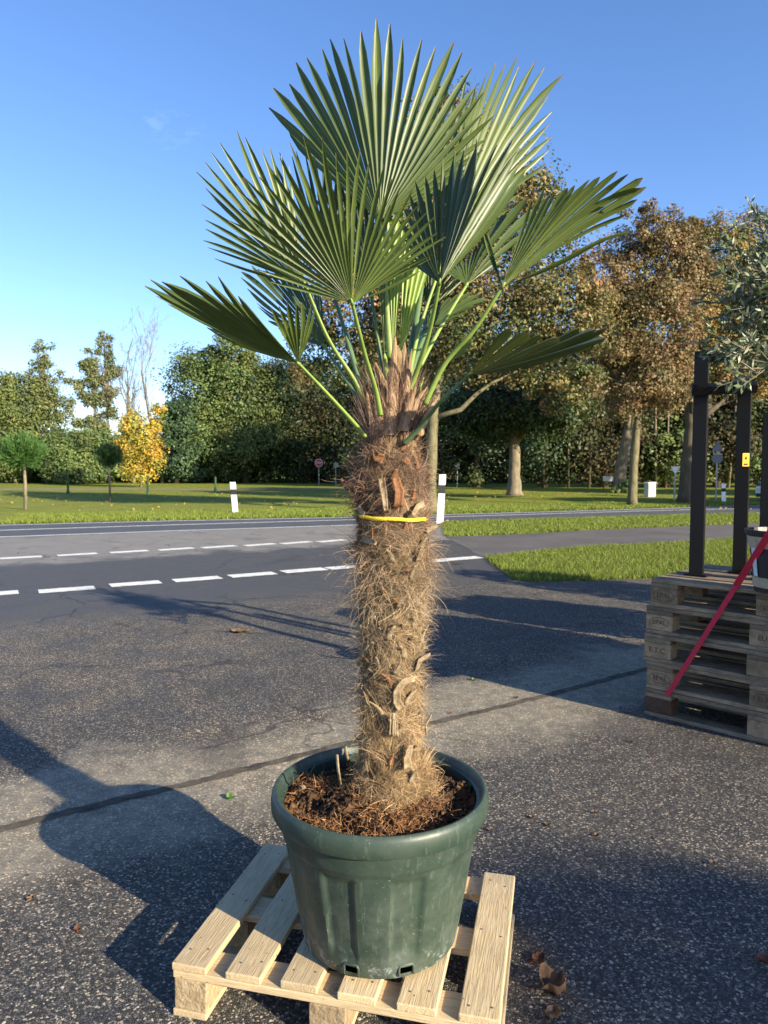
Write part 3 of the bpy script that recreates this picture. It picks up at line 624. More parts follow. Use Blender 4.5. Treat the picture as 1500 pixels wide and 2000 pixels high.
def bare(label, base, top, w, seed, spread):
    random.seed(seed); foot = gz(*base); Y = foot.y; m = Y/FPX; mb = MB()
    root = empty('bare_tree', tuple(foot), label=label, cat='tree', group='bare trees')
    tp = at(top[0], top[1], Y)-foot
    def br(a, b, r, lvl):
        midp = a.lerp(b,.5)+Vector((random.uniform(-1,1),random.uniform(-1,1),0))*(b-a).length*.06
        mb.tube([a, midp, b], [r, r*.75, r*.4], 5 if lvl < 2 else 3, cap=False)
        if lvl >= 4: return
        for k in range(7 if lvl == 0 else 5 if lvl < 3 else 3):
            t = random.uniform(.35,1); s = a.lerp(b, t); L = (b-a).length*random.uniform(.35,.55)
            d = ((b-a).normalized() + Vector((random.uniform(-1,1),random.uniform(-1,1),random.uniform(-.1,.7)))*spread).normalized()
            br(s, s+d*L, max(.012, r*(1-t*.5)*.5), lvl+1)
    br(Vector((0,0,0)), tp, w*m, 0); mb.build('trunk', M['bark_pale'], root)
bare('bare twiggy tree behind the yellow tree, upright one', (262,944), (250,745), 3.4, 3, .75)
bare('bare tree with long slanting main stem, right above the yellow tree', (318,944), (276,725), 3.4, 9, .75)
random.seed(21)
# two young clipped pines on the lawn
for lab, base, top, cx, cy, rx, ry, n in (('young round-headed pine on a bare stem, nearest the left edge', (50,995), 868, 46, 885, 38, 28, 9000), ('small darker round-headed pine on a thin stem, in front of the yellow tree', (215,979), 885, 213, 893, 23, 20, 6000)):
    foot = gz(*base); Y = foot.y; m = Y/FPX; root = empty('pine_sapling', tuple(foot), label=lab, cat='tree', group='young pines on the lawn')
    mb = MB(); mb.tube([Vector((0,0,-.05)), at(base[0]-1,(base[1]+cy)/2,Y)-foot, at(cx,cy,Y)-foot], [3.6*m if n>7000 else 2.2*m, 3*m if n>7000 else 1.8*m, 1.5*m], 8); mb.build('trunk', M['bark_pale'], root, smooth=True)
    c = np.array(at(cx,cy,Y)-foot); d = unit(RNG.normal(0,1,(n,3))); bl = 1+.22*np.sin(d[:,0]*7+d[:,2]*5+cx)+.16*np.sin(d[:,1]*9-d[:,2]*8); p = c + d*(bl*RNG.uniform(.15,1,n)**.55)[:,None]*np.array([rx,rx,ry])*m*.93
    p[:,2] += np.where(RNG.random(n)<.3, RNG.uniform(0,.2,n), 0)
    u = unit(d + np.array([0,0,.8]) + RNG.normal(0,.4,(n,3))); v = unit(np.cross(u, RNG.normal(0,1,(n,3)))); s = .16
    V = np.stack([p, p+u*s*.5-v*.012, p+u*s, p+u*s*.5+v*.012],1).reshape(-1,3)
    t_ = (np.array([(.07,.15,.035)]) if n>7000 else np.array([(.04,.085,.03)]))*RNG.uniform(.6,1.5,(n,1))
    link('crown', np_mesh('crown', V, np.arange(4*n).reshape(-1,4), np.repeat(t_,4,0)), M['leaf'], root)
for i, (x, y0, y1) in enumerate(((133,964,925),(289,965,928),(421,959,931))):
    p = gz(x, y0); m = p.y/FPX; mb = MB(); h = (y0-y1)*m
    mb.lathe([(.09,-.02),(.09,.12),(.065,.16),(.055,h-.02),(.0,h)], 8)
    tag(mb.build('stake', M['stake'], loc=tuple(p)), ['dark green planting stake left of the small pine, furthest left', 'mossy green planting stake under the yellow tree', 'thin dark green planting stake left of the white roadside post'][i], 'stake', 'green stakes on the lawn')
# forest behind
specs = [('tall dark green wood tree behind the oak', 1060, 952, 640, 95, 'dark'), ('brownish wood tree behind the leaning trunk', 1180, 952, 640, 90, 'darkbrown'),
         ('green wood tree behind the signs', 1300, 952, 690, 80, 'olivegreen'), ('shaded wood tree behind the black frame', 1400, 952, 650, 90, 'darkbrown'),
         ('dark wood tree just right of the palm trunk', 930, 952, 640, 90, 'dark'), ('dark wood tree hidden behind the palm fibres', 760, 950, 640, 110, 'dark'), ('green wood tree at the right edge behind the car', 1500, 952, 650, 90, 'green'), ('last wood tree beyond the right edge', 1620, 952, 600, 110, 'orange')]
for lab, x, y, top, w, pal in specs:
    h = y-top
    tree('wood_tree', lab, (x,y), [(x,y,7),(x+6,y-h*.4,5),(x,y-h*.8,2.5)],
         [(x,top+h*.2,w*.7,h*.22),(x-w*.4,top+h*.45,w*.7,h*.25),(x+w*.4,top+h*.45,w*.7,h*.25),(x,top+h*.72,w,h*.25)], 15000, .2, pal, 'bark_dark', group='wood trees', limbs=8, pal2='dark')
def woodland(label, x0, x1, Y0, Y1, h0, h1, n, pal, trunks):
    V = []; F = []; P = RNG.uniform([x0,Y0,0],[x1,Y1,1],(n,3)); hh = h0+(h1-h0)*(.5+.5*np.sin(P[:,0]*.31+2*np.sin(P[:,0]*.13)))
    P[:,2] = P[:,2]**.85*hh; cc = RNG.normal(0,.5,(n,3)); p = P+cc
    p[:,2] = np.maximum(p[:,2], .1); t_ = np.array(PAL[pal])[RNG.integers(0,len(PAL[pal]),n)]*RNG.uniform(.5,1.2,(n,1))
    nn = unit(np.array([0,-.5,.4])+RNG.normal(0,.8,(n,3)))
    return tag(leaf_cloud('woodland', p, nn, .15*RNG.uniform(.6,1.4,n), t_, M['leaf']), label, 'woodland', kind='stuff')
woodland('dense shady wood filling the background on the right', -8, 75, 64, 76, 7, 11, 170000, 'darkbrown', 0)
woodland('tangled undergrowth and hedge at the back on the left', -60, -6, 69, 74, 3.4, 5.2, 90000, 'green', 0)
# thin wood trunks on the right
for i, (x, w, lean) in enumerate(((1150,3,5),(1282,3,-6),(1300,2.5,3),(1422,3,12),(1110,2.5,-3),(1060,3,4))):
    p = gz(x, 953); m = p.y/FPX; mb = MB(); mb.tube([Vector((0,0,-.1)), Vector((lean*m*.6,0,90*m)), Vector((lean*m,0,200*m))], [w*m, w*m*.8, w*m*.4], 7)
    tag(mb.build('thin_trunk', M['bark_pale'] if i in (1,2,3) else M['bark_dark'], loc=tuple(p), smooth=True), ['thin shaded trunk at the wood edge left of the leaning trunk','thin trunk at the wood edge directly above the grey cabinet','thin pale trunk at the wood edge just left of the white triangular sign','slanting pale trunk at the wood edge right of the dark sign back','thin shaded trunk at the wood edge, midway from oak to leaning trunk','thin shaded trunk at the wood edge next right of the oak'][i], 'tree', 'thin trunks at the wood edge')
tree('shrub', 'green shrub at the foot of the leaning trunk', (1222,968), None, [(1222,950,14,16),(1202,957,10,9)], 1500, .09, 'green', cat='shrub')
# trees outside the frame on the right, whose shade falls across the lawn
for i, (x, y, h, r, lab) in enumerate(((26,17,9,4,'shady roadside tree beyond the right edge, nearest the road'),(40,27,11,5,'shady roadside tree beyond the right edge, far side'),(30,30,12,4.5,'shady tree beyond the right edge on the far lawn'))):
    root = empty('roadside_tree', (x,y,0), label=lab, cat='tree', group='trees outside the frame'); n = 9000
    d = unit(RNG.normal(0,1,(n,3))); p = np.array([0,0,h*.62])+d*(RNG.uniform(.1,1,n)**.45)[:,None]*np.array([r,r,h*.38])
    leaf_cloud('crown', p, unit(RNG.normal(0,1,(n,3))), .2*RNG.uniform(.7,1.3,n), np.array(PAL['orange'])[RNG.integers(0,5,n)], M['leaf'], root)
    mb = MB(); mb.tube([(0,0,-.1),(.1,0,h*.4),(0,.1,h*.85)],[.3,.22,.08],8); mb.build('trunk', M['bark'], root)

# ------------------------------------------------------------------ roadside furniture
def delineator(base, top, w, label):
    foot = gz(*base); m = foot.y/FPX; h = (base[1]-top[1])*m*1.0; lean = (top[0]-base[0])*m
    root = empty('roadside_post', tuple(foot), label=label, cat='roadside post', group='white roadside posts with black bands')
    hw = w*m/2
    def sec(z0, z1, k, mat, name, slant=0):
        mb = MB(); pr = [(-hw,-hw*.55),(hw,-hw*.55),(hw*.7,hw*.3),(0,hw*.9),(-hw*.7,hw*.3)]; vs = []
        for z in (z0, z1):
            for (x, y) in pr: vs.append((x*k+lean*z/h, y*k, z + (slant*(y/hw) if z == z1 else 0)))
        n = 5; mb.add(vs, [tuple(range(n-1,-1,-1)), tuple(range(n,2*n))]+[(i,(i+1)%n,n+(i+1)%n,n+i) for i in range(n)])
        return mb.build(name, mat, root)
    sec(-.03, h*.62, 1, M['white'], 'post'); sec(h*.62, h*.80, 1.01, M['rubber'], 'black_band'); sec(h*.80, h, 1, M['white'], 'cap', -.04)
delineator((461,1004), (456,943), 11, 'white roadside post with black band across the road, left of the palm')
delineator((859,1022), (864,928), 13, 'white roadside post with black band right beside the palm trunk')
delineator((1413,983), (1411,946), 8, 'small far white roadside post seen between the black frame posts')
def sign_pole(root, h, r=.03, mat=None):
    mb = MB(); mb.tube([(0,0,-.05),(0,0,h)], r, 8); return mb.build('pole', mat or M['grey'], root)
def plate(root, name, pts, th, mat, y=-.04):
    n = len(pts); vs = [(x, y, z) for x, z in pts]+[(x, y+th, z) for x, z in pts]
    mb = MB(); mb.add(vs, [tuple(range(n)), tuple(range(2*n-1,n-1,-1))]+[(i,n+i,n+(i+1)%n,(i+1)%n) for i in range(n)]); return mb.build(name, mat, root)
def text(body, size, mat, parent, loc, rot, name='lettering', ext_=.0008, sx=1):
    cu = bpy.data.curves.new(name, 'FONT'); cu.body = body; cu.size = size; cu.align_x = 'CENTER'; cu.align_y = 'CENTER'; cu.extrude = ext_
    tmp = bpy.data.objects.new('tmp', cu); COL.objects.link(tmp); dg = bpy.context.evaluated_depsgraph_get()
    me = bpy.data.meshes.new_from_object(tmp.evaluated_get(dg)); bpy.data.objects.remove(tmp)
    o = link(name, me, mat, parent); o.location = loc; o.rotation_euler = rot; o.scale = (sx,1,1); return o
def circ(r, z, n=8, a0=22.5): return [(r*math.cos(R(a0+360*i/n)), z+r*math.sin(R(a0+360*i/n))) for i in range(n)]
p = gz(623,948); m = p.y/FPX; r_ = empty('stop_sign', tuple(p), label='small red eight-sided sign in the shade left of the palm trunk', cat='road sign')
sign_pole(r_, 43*m, .035); plate(r_, 'sign_plate', circ(8.2*m, 44*m), .02, M['white']); q_ = plate(r_, 'sign_face', circ(7.4*m, 44*m), .01, M['signred'], -.052)
text('STOP', 5*m, M['white'], r_, (0,-.062,44*m), (R(90),0,0))
p = gz(656,948); m = p.y/FPX; r_ = empty('sign_post', tuple(p), label='grey sign post with small pale plate, right of the red sign', cat='road sign')
sign_pole(r_, 46*m, .05); plate(r_, 'sign_plate', [(-4*m,36*m),(5*m,36*m),(5*m,44*m),(-4*m,44*m)], .02, M['grey'])
p = gz(893,952); m = p.y/FPX; r_ = empty('sign_post', tuple(p), label='small round white sign on a thin pole, right of the palm', cat='road sign')
sign_pole(r_, 42*m, .03); plate(r_, 'sign_plate', circ(4.5*m, 44*m, 16), .02, M['white']); plate(r_, 'sign_plate', [(-4*m,34*m),(4*m,34*m),(4*m,39*m),(-4*m,39*m)], .02, M['signback'])
p = gz(1317,977); m = p.y/FPX; r_ = empty('road_sign', tuple(p), label='white downward-pointing triangular sign beside the grey cabinet', cat='road sign')
sign_pole(r_, 50*m, .035); plate(r_, 'sign_plate', [(-9.5*m,66*m),(0,50*m),(9.5*m,66*m)], .02, M['white'])
p = gz(1398,982); m = p.y/FPX; r_ = empty('road_sign', tuple(p), label='back of a dark triangular sign over an eight-sided one, between the black posts', cat='road sign')
sign_pole(r_, 118*m, .03); plate(r_, 'sign_plate', [(-12*m,100*m),(12*m,100*m),(0,122*m)], .02, M['signback']); plate(r_, 'sign_plate', circ(11*m, 87*m), .02, M['signback'], -.03)
plate(r_, 'bracket', [(-9*m,94*m),(9*m,94*m),(9*m,95.5*m),(-9*m,95.5*m)], .02, M['grey'], -.065)
p = gz(1187,962); m = p.y/FPX; r_ = empty('board_sign', tuple(p), label='low grey board on two posts in the shade left of the leaning trunk', cat='sign board')
plate(r_, 'board', [(-10*m,22*m),(10*m,22*m),(10*m,32*m),(-10*m,32*m)], .03, M['cabinet'])
for s in (-1,1): mb = MB(); mb.tube([(s*8*m,.03,-.05),(s*8*m,.03,24*m)], .03, 6); mb.build('post', M['bark_dark'], r_)
p = gz(1269,970.5); m = p.y/FPX; r_ = empty('utility_cabinet', tuple(p), R(28), 'pale grey roadside utility cabinet left of the white triangular sign', 'cabinet')
mb = MB(); mb.box((-.25,-.13,0),(.25,.13,.66)); mb.build('housing', M['cabinet'], r_, bevel=.01)
mb = MB(); mb.box((-.27,-.15,.66),(.27,.15,.70)); mb.build('lid', M['white'], r_, bevel=.01)
for s in (-1,1): mb = MB(); mb.box((-.24 if s<0 else .006,-.142,.05),(-.006 if s<0 else .24,-.131,.62)); mb.build('door', M['cabinet'], r_)

# white car entering the frame behind the right-hand post
def car():
    base = Vector((15.9, 29.2, .006)); root = empty('parked_car', tuple(base), R(24), 'white car front half hidden behind the right black post', 'car')
    prof = [(0,.30),(-.02,.55),(.05,.72),(.35,.86),(1.05,.98),(1.75,1.42),(2.2,1.50),(3.1,1.48),(3.75,1.15),(4.15,1.05),(4.22,.6),(4.15,.28)]
    mb = MB(); W = .88; n = len(prof); vs = []
    for s, k in ((-1,1.0),(-.92,1.02),(.92,1.02),(1,1.0)):
        for x, z in prof:
            inset = .18*max(0,(z-.95)/.55)
            zz = z if abs(s)==.92 else z-.04 if z > .4 else z
            vs.append((x, s*(W-inset), zz))
    fs = []
    for j in range(3):
        for i in range(n): i2 = (i+1)%n; fs.append((j*n+i, j*n+i2, (j+1)*n+i2, (j+1)*n+i))
    fs += [tuple(range(n-1,-1,-1)), tuple(3*n+i for i in range(n))]
    mb.add(vs, fs); mb.build('body', M['whitepaint'], root, smooth=False, bevel=.02)
    mb = MB(); mb.add([(1.12,-.62,1.045),(1.12,.62,1.045),(1.74,.56,1.43),(1.74,-.56,1.43)],[(0,1,2,3)]); mb.build('windscreen', M['glass'], root)
    for s in (-1,1):
        mb = MB(); mb.add([(1.25,s*.885,.98),(2.1,s*.885,.98),(2.1,s*.80,1.38),(1.75,s*.80,1.36)],[(0,1,2,3)]); mb.add([(2.16,s*.885,.98),(3.2,s*.885,.98),(3.05,s*.80,1.36),(2.16,s*.80,1.38)],[(0,1,2,3)]); mb.build('side_window', M['glass'], root)
        mb = MB(); mb.box((.0-.03,s*.75-.1,.62),(.22,s*.75+.1,.76)); mb.build('headlight', M['glass'], root, bevel=.02)
        for x in (.75,3.4):
            t1 = MB(); t1.tube([(x,s*.72,.31),(x,s*.895,.31)], .31, 20); w_ = t1.build('wheel', M['rubber'], root)
            t1 = MB(); t1.tube([(x,s*.895,.31),(x,s*.905,.31)], .19, 14); t1.build('rim', M['grey'], w_)
    mb = MB(); mb.box((-.045,-.6,.30),(.02,.6,.52)); mb.build('grille', M['rubber'], root)
    mb = MB(); mb.box((-.055,-.25,.40),(-.045,.25,.50)); mb.build('number_plate', M['white'], root)
    mb = MB(); mb.box((.0,-.86,.16),(4.1,.86,.30)); mb.build('underside', M['rubber'], root)
car()

# ------------------------------------------------------------------ pallets
def pallet(name, label, group, loc, rz, L, W, decks, runners, blocks, dims, mats, marks=(), cat='pallet', tilt=0, missing=()):
    """decks run along x (length L) spread over y (W); cross boards run along y"""
    tb, tcx, tbl, tbo = dims; root = empty(name, loc, rz, label, cat, group); root.rotation_euler.x = tilt
    z1 = tbo; z2 = z1+tbl; z3 = z2+tcx; z4 = z3+tb
    def board(nm, x0, x1, y0, y1, za, zb, mat, rot=0, bev=.003):
        lx, ly, lz = x1-x0, y1-y0, zb-za; mb = MB()
        if rot: mb.box((-ly/2,-lx/2,-lz/2),(ly/2,lx/2,lz/2))
        else: mb.box((-lx/2,-ly/2,-lz/2),(lx/2,ly/2,lz/2))
        o = mb.build(nm, mat, root, bevel=bev); o.location = ((x0+x1)/2,(y0+y1)/2,(za+zb)/2)
        o.rotation_euler = (0,0,R(90) if rot else 0); return o
    for k, (y, w) in enumerate(decks):
        j = random.uniform(-.006,.006) if k not in (0,len(decks)-1) else random.uniform(0,.003)
        o = board('deck_board', j if j > 0 else 0, L+min(j,0), y, y+w, z3+.0006, z4-random.uniform(0,.0008), mats[0])
        o.rotation_euler.z = random.uniform(-.004,.004)
        for bx in blocks[0]:
            for d in (-.25,.25):
                nb = MB(); nb.lathe([(.0026,-.0005),(.0026,.0008),(.0,.0010)], 8); q = nb.build('nail', M['nail'], o); q.location = (bx[0]+bx[1]/2+random.uniform(-.02,.02)-L/2, w*d+random.uniform(-.005,.005), (z4-z3)/2)
    for k, (x, w) in enumerate(blocks[0]): board('cross_board', x, x+w, .001, W-.001, z2+.0004, z3, mats[0], 1)
    out = {}
    for i, (x, w) in enumerate(blocks[0]):
        for k, (y, d) in enumerate(blocks[1]):
            mb = MB(); mb.box((-w/2,-d/2,-tbl/2+.0004),(w/2,d/2,tbl/2-.0004)); o = mb.build('block', mats[1], root, bevel=.003)
            o.location = (x+w/2+random.uniform(-.002,.002), y+d/2+(.002 if k==0 else 0), z1+tbl/2); out[(i,k)] = (o, w, d)
    for (y, w) in runners: board('bottom_board', .001, L-.001, y, y+w, 0, z1-.0004, mats[0])
    for (i, k, txt, size, face, oval) in marks:
        o, w, d = out[(i,k)]
        t_ = text(txt, size, M['mark'], o, (0 if face=='y' else -w/2-.0006, -d/2-.0006 if face=='y' else 0, 0), (R(90),0,0), 'branded_mark')
        if oval:
            mb = MB(); n = 28; ring = [(math.cos(2*math.pi*q/n)*oval[0], -d/2-.001, math.sin(2*math.pi*q/n)*oval[1]) for q in range(n+1)]
            mb.tube(ring, .0011, 4, cap=False); mb.build('branded_mark', M['mark'], o)
    return root
# fresh pallet under the palm
ZP = .136
FL = gz(330,1890,ZP); BL = gz(515,1652,ZP); BR = gz(1006,1712,ZP)
ux = (BR-BL).normalized(); ang = math.atan2(ux.y, ux.x); Wp = .60+.02; Lp = (BR-BL).length
# pallet x axis = slat direction (front to back) => rotate by ang+90
depth = (BL-FL).length
slw = .092; slp = (Lp-slw)/5
# local x: from front to back along slats, local y: pointing left; origin = front right corner
front_right = BR - (BL-FL).normalized()*depth
vdir = (BL-FL).normalized(); angv = math.atan2(vdir.y, vdir.x)
pallet('wooden_pallet', 'fresh pale pine pallet under the green palm pot', None, (front_right.x, front_right.y, .004), angv, depth, Lp,
       [(i*slp, slw) for i in range(6)], [(0,.09),(Lp/2-.045,.09),(Lp-.09,.09)], ([(.002,.09),(depth/2-.045,.09),(depth-.092,.09)], [(.004,.085),(Lp/2-.045,.09),(Lp-.09,.086)]),
       (.02,.02,.078,.018), (M['newwood'], M['block']))
# stack of weathered euro pallets
P0 = gz(1258,1396); P1 = gz(1500,1456); du = (P1-P0).normalized(); angs = math.atan2(du.y, du.x)
EU = dict(decks=[(0,.145),(.1875,.10),(.3275,.145),(.5125,.10),(.655,.145)], runners=[(0,.10),(.35,.10),(.70,.10)], blocks=([(0,.145),(.5275,.145),(1.055,.145)], [(0,.10),(.35,.10),(.70,.10)]))
labs = ['bottom euro pallet of the stack, with dark wet corner block', 'second euro pallet from the bottom of the stack, oval mark on its corner block', 'middle euro pallet of the stack, dark lettering on its corner block', 'second euro pallet from the top of the stack, greyish brown', 'topmost euro pallet of the stack, carrying the black frame and olive pot']
PH = .151
mk = [(), ((0,0,'EPAL',.036,'y',(.058,.028)),(1,0,'EUR',.036,'y',(.052,.028))), ((0,0,'E.T.C',.040,'y',None),), ((0,0,'EPAL',.034,'y',(.052,.028)),(1,0,'EUR',.036,'y',None)), ((0,0,'EPAL',.036,'y',(.055,.030)),(1,0,'EPAL',.036,'y',(.055,.030)))]
shift = [(.0,.0),(.004,.006),(-.012,.0),(-.006,.010),(.018,.004)]
vperp = Vector((-du.y, du.x, 0))
for k in range(5):
    o = P0 + du*shift[k][0] + vperp*shift[k][1]
    pallet('euro_pallet', labs[k], 'weathered euro pallets in a stack', (o.x, o.y, .004+k*PH), angs+random.uniform(-.006,.006), 1.2, .8, EU['decks'], EU['runners'], EU['blocks'],
           (.0235,.0235,.082,.0215), (M['oldwood'], M['oldblock']), mk[k])
for o in list(bpy.data.objects):
    if o.name.startswith('block') and o.parent and o.parent.get('label','').startswith('bottom euro') and o.location.x < .2 and o.location.y < .3:
        o.data.materials[0] = M['wetblock']; o['label'] = 'dark wet corner block'
TOP = .004+5*PH
def onstack(t, v, z=0): p = P0 + du*t + vperp*v; return Vector((p.x, p.y, TOP+z))
# black steel frame on the stack
fr = empty('steel_frame', tuple(onstack(.02,.7)), 0, 'black steel post frame standing on the pallet stack', 'metal frame')
O_ = fr.location.copy()
def fpost(px, v_hint, pybot, pytop, w, off):
    # standing on the deck at the measured spot
    p = gz(px, pybot, TOP); h = at(px, pytop, p.y).z - TOP; mb = MB()
    mb.box((-w/2,-w*.3,0),(w/2,w*.3,h), Matrix.Translation(p-O_) @ Matrix.Rotation(angs+off,4,'Z')); o = mb.build('post', M['black'], fr, bevel=.004)
    mb = MB(); mb.box((-w*.7,-w*.6,0.001),(w*.9,w*.6,.012), Matrix.Translation(p-O_) @ Matrix.Rotation(angs,4,'Z')); mb.build('foot_plate', M['black'], fr)
    return p, h
pa, ha = fpost(1360, 0, 1124, 686, .074, .25)
pb, hb = fpost(1444, 0, 1120, 765, .072, .25)
pc, hc = fpost(1500, 0, 1133, 806, .095, .25)
def bar(a, b, w, name='beam'):
    mb = MB(); mb.tube([a-O_, b-O_], w, 4); mb.build(name, M['black'], fr)
za = pa.z+ha
bar(Vector((pa.x,pa.y,za-.03)), Vector((pa.x+.62,pa.y-.25,za-.02)), .035)
bar(Vector((pa.x-.06,pa.y-.02,za-.21)), Vector((pa.x+.24,pa.y-.12,za-.205)), .034, 'clamp')
mb = MB(); q = at(1456.5, 898, pb.y-.06)-O_; mb.box((-.018,-.003,-.036),(.018,.0,.036), Matrix.Translation(q) @ Matrix.Rotation(0,4,'Z')); st_ = mb.build('sticker', M['sticker'], fr)
mb = MB(); mb.add([(-.009,-.0045,.002),(.009,-.0045,.002),(0,-.0045,.022)],[(0,1,2)]); mb.box((-.011,-.0045,-.03),(.011,-.0035,-.020)); w_ = mb.build('warning_mark', M['mark'], st_); w_.location = q
# black pot with the olive
pb0 = gz(1528, 1158, TOP); pb0.y += .0
olive_pot = empty('olive_pot', tuple(pb0), 0, 'black plastic nursery pot on the stack, wrapped with tape, at the right edge', 'plant pot')
mp_ = pb0.y/FPX; hp = 125*mp_; r0 = 50*mp_; r1 = 66*mp_
mb = MB(); mb.lathe([(.0,.004),(r0,.004),(r0,.01),(r1*.96,hp*.93),(r1*1.05,hp*.93),(r1*1.07,hp),(r1*.98,hp),(r1*.94,hp*.9),(.0,hp*.9)], 40); mb.build('wall', M['blackpot'], olive_pot, smooth=False)
mb = MB(); mb.lathe([(r0+.006,hp*.10),(r0*1.05+.006,hp*.26)], 40); mb.build('tape_band', M['tape'], olive_pot)
mb = MB(); mb.lathe([(r1*.90+.006,hp*.72),(r1*.955+.006,hp*.90)], 40); mb.build('tape_band', M['tape'], olive_pot)
mb = MB()
pp = [(r0*1.05+(r1*.90-r0*1.05)*t_ + .007, hp*(.27+.45*t_)) for t_ in (0,.5,1)]
vs = []; fs = []
for (r, z) in pp:
    for a in (R(176),R(184),R(190)): vs.append((r*math.cos(a), r*math.sin(a), z))
for i in range(2):
    for k in range(2): fs.append((i*3+k,i*3+k+1,(i+1)*3+k+1,(i+1)*3+k))
mb.add(vs, fs); mb.build('film_strip', M['film'], olive_pot)
# red strap
sa = at(1520,1016,pb0.y-.21); sb = P0+du*.215+vperp*(-.004); 
e1 = gz(1401,1157,TOP+.006); k_ = (e1-P0).dot(du); e1 = P0+du*k_+vperp*(-.006); e1.z = TOP+.004
q2 = gz(1313,1360,0); 
k2 = .13; e2 = P0+du*k2+vperp*(-.012); e2.z = .14
mb = MB(); wv = .0165
def ribbon(mb, pts, wd, up, th=.0025):
    vs = []; n = len(pts)
    for p in pts:
        for s in (-1,1): vs.append(p+wd*wv*s)
        for s in (1,-1): vs.append(p+wd*wv*s+up*th)
    fs = []
    for i in range(n-1):
        for k in range(4): fs.append((i*4+k, i*4+(k+1)%4, (i+1)*4+(k+1)%4, (i+1)*4+k))
    mb.add(vs, fs)
wd = du.normalized()
strap_o = Vector(e1)
ribbon(mb, [p-strap_o for p in (sa, sa.lerp(e1,.5), e1)], (wd*.9+Vector((0,0,-.3))).normalized(), -vperp)
ribbon(mb, [p-strap_o for p in (e1, e1.lerp(e2,.5), e2, e2+vperp*.1+Vector((0,0,-.01)))], (wd+Vector((0,0,.25))).normalized(), -vperp)
tag(mb.build('ratchet_strap', M['red'], loc=tuple(strap_o)), 'red strap pulled diagonally down the pallet stack from the black pot', 'strap')
# olive tree
def olive():
    foot = pb0+Vector((0,0,hp*.9)); root = empty('olive_tree', tuple(foot), label='silvery olive tree in the black pot at the right edge', cat='tree')
    Y = pb0.y+.1; m = Y/FPX; mb = MB(); P_ = []; 
    top = at(1545,720,Y)-foot; mb.tube([Vector((0,0,-.05)), Vector((.03,.02,top.z*.5)), top],[.045,.035,.03],9)
    V=[]; N_=[]; T=[]; S_=[]; quads=[]; tints=[]
    def twig(a, b, nl, spread=1):
        L = (b-a).length; midp = a.lerp(b,.5)+Vector((random.uniform(-1,1),random.uniform(-1,1),random.uniform(-.3,.8)))*L*.10
        pts = [a*(1-t)**2+midp*2*t*(1-t)+b*t*t for t in [i/6 for i in range(7)]]; mb.tube(pts,[.0055*(1-.75*i/6)*max(1,L*1.6) for i in range(7)],4,cap=False)
        for i in range(nl):
            t = .15+.85*random.random(); p = a*(1-t)**2+midp*2*t*(1-t)+b*t*t; d = ((b-a).normalized()*.8+Vector(unit(RNG.normal(0,1,3)))*1.0).normalized()
            l = random.uniform(.035,.062); w = Vector(unit(np.cross(np.array(d), RNG.normal(0,1,3))))*l*.13
            quads.append([p, p+d*l*.5-w, p+d*l, p+d*l*.5+w]); c = random.choice([(.09,.13,.05),(.12,.16,.07),(.22,.25,.15),(.32,.33,.22),(.065,.10,.04)])
            k = random.uniform(.8,1.2); tints.append([c[0]*k,c[1]*k,c[2]*k])
    tips = [(1478,408),(1500,430),(1462,470),(1425,470),(1450,520),(1500,480),(1425,560),(1412,575),(1450,580),(1440,640),(1404,695),(1440,735),(1430,700),(1500,560),(1490,640),(1440,760),(1520,600),(1560,450),(1600,520),(1640,600),(1640,700),(1580,760),(1470,690),(1460,600),(1500,720),(1445,540),(1440,600),(1600,420),(1540,400)]
    for i, (x, y) in enumerate(tips):
        tp = at(x, y, Y+random.uniform(-.25,.25))-foot; st = top+Vector((random.uniform(-.03,.03),random.uniform(-.05,.05),random.uniform(-.1,.25)))
        twig(st, tp, 46)
        for k in range(8):
            t = random.uniform(.35,.95); s = st.lerp(tp,t); e = s+Vector(((tp-st).x*.25+random.uniform(-.10,.10), random.uniform(-.14,.14), random.uniform(-.05,.14))); twig(s, e, 13)
    V = np.array([[list(v) for v in q] for q in quads]).reshape(-1,3); n = len(quads)
    link('crown', np_mesh('crown', V, np.arange(4*n).reshape(-1,4), np.repeat(np.array(tints),4,0)), M['olive'], root)
    mb.build('trunk', M['bark_pale'], root, smooth=True)
olive()
# unseen potted bushes added outside the frame for the shade crossing the yard
def bush(x, y, h, r, n, lab, low=.35, leaf=.05, pal='green'):
    root = empty('shade_plant', (x,y,.004), label=lab, cat='potted plant', group='unseen shade-casting plants outside the frame')
    mb = MB(); mb.lathe([(0,0),(.2,0),(.27,.4),(.25,.4),(.24,.36),(0,.36)], 24); mb.build('pot', M['blackpot'], root)
    mb = MB(); mb.tube([(0,0,.3),(.03,0,h*.5),(0,.02,h*.85)],[.04,.03,.015],7); mb.build('trunk', M['bark'], root)
    d = unit(RNG.normal(0,1,(n,3))); zc = (h+low)/2; p = np.array([0,0,zc])+d*(RNG.uniform(.02,1,n)**.4)[:,None]*np.array([r,r,(h-low)/2])
    leaf_cloud('crown', p, unit(RNG.normal(0,1,(n,3))), leaf*RNG.uniform(.7,1.3,n), np.array(PAL[pal])[RNG.integers(0,4,n)], M['leaf'], root)
bush(3.75,3.2,2.1,.55,5200,'unseen shade-casting potted laurel beyond the right edge, nearest the stack')
bush(4.6,4.2,1.9,.5,4200,'unseen shade-casting potted laurel beyond the right edge, middle one')
bush(5.3,5.6,2.2,.6,3000,'unseen shade-casting potted laurel beyond the right edge, farthest one')
bush(3.2,4.9,1.5,.35,1500,'unseen slim shade-casting laurel beyond the right edge, behind the stack')
bush(12.33,-8.10,6.10,1.02,8500,'unseen tall slim shade tree behind the photographer', 3.2, .07)  # unseen tree, placed and sized to drop soft shade beside the pallet

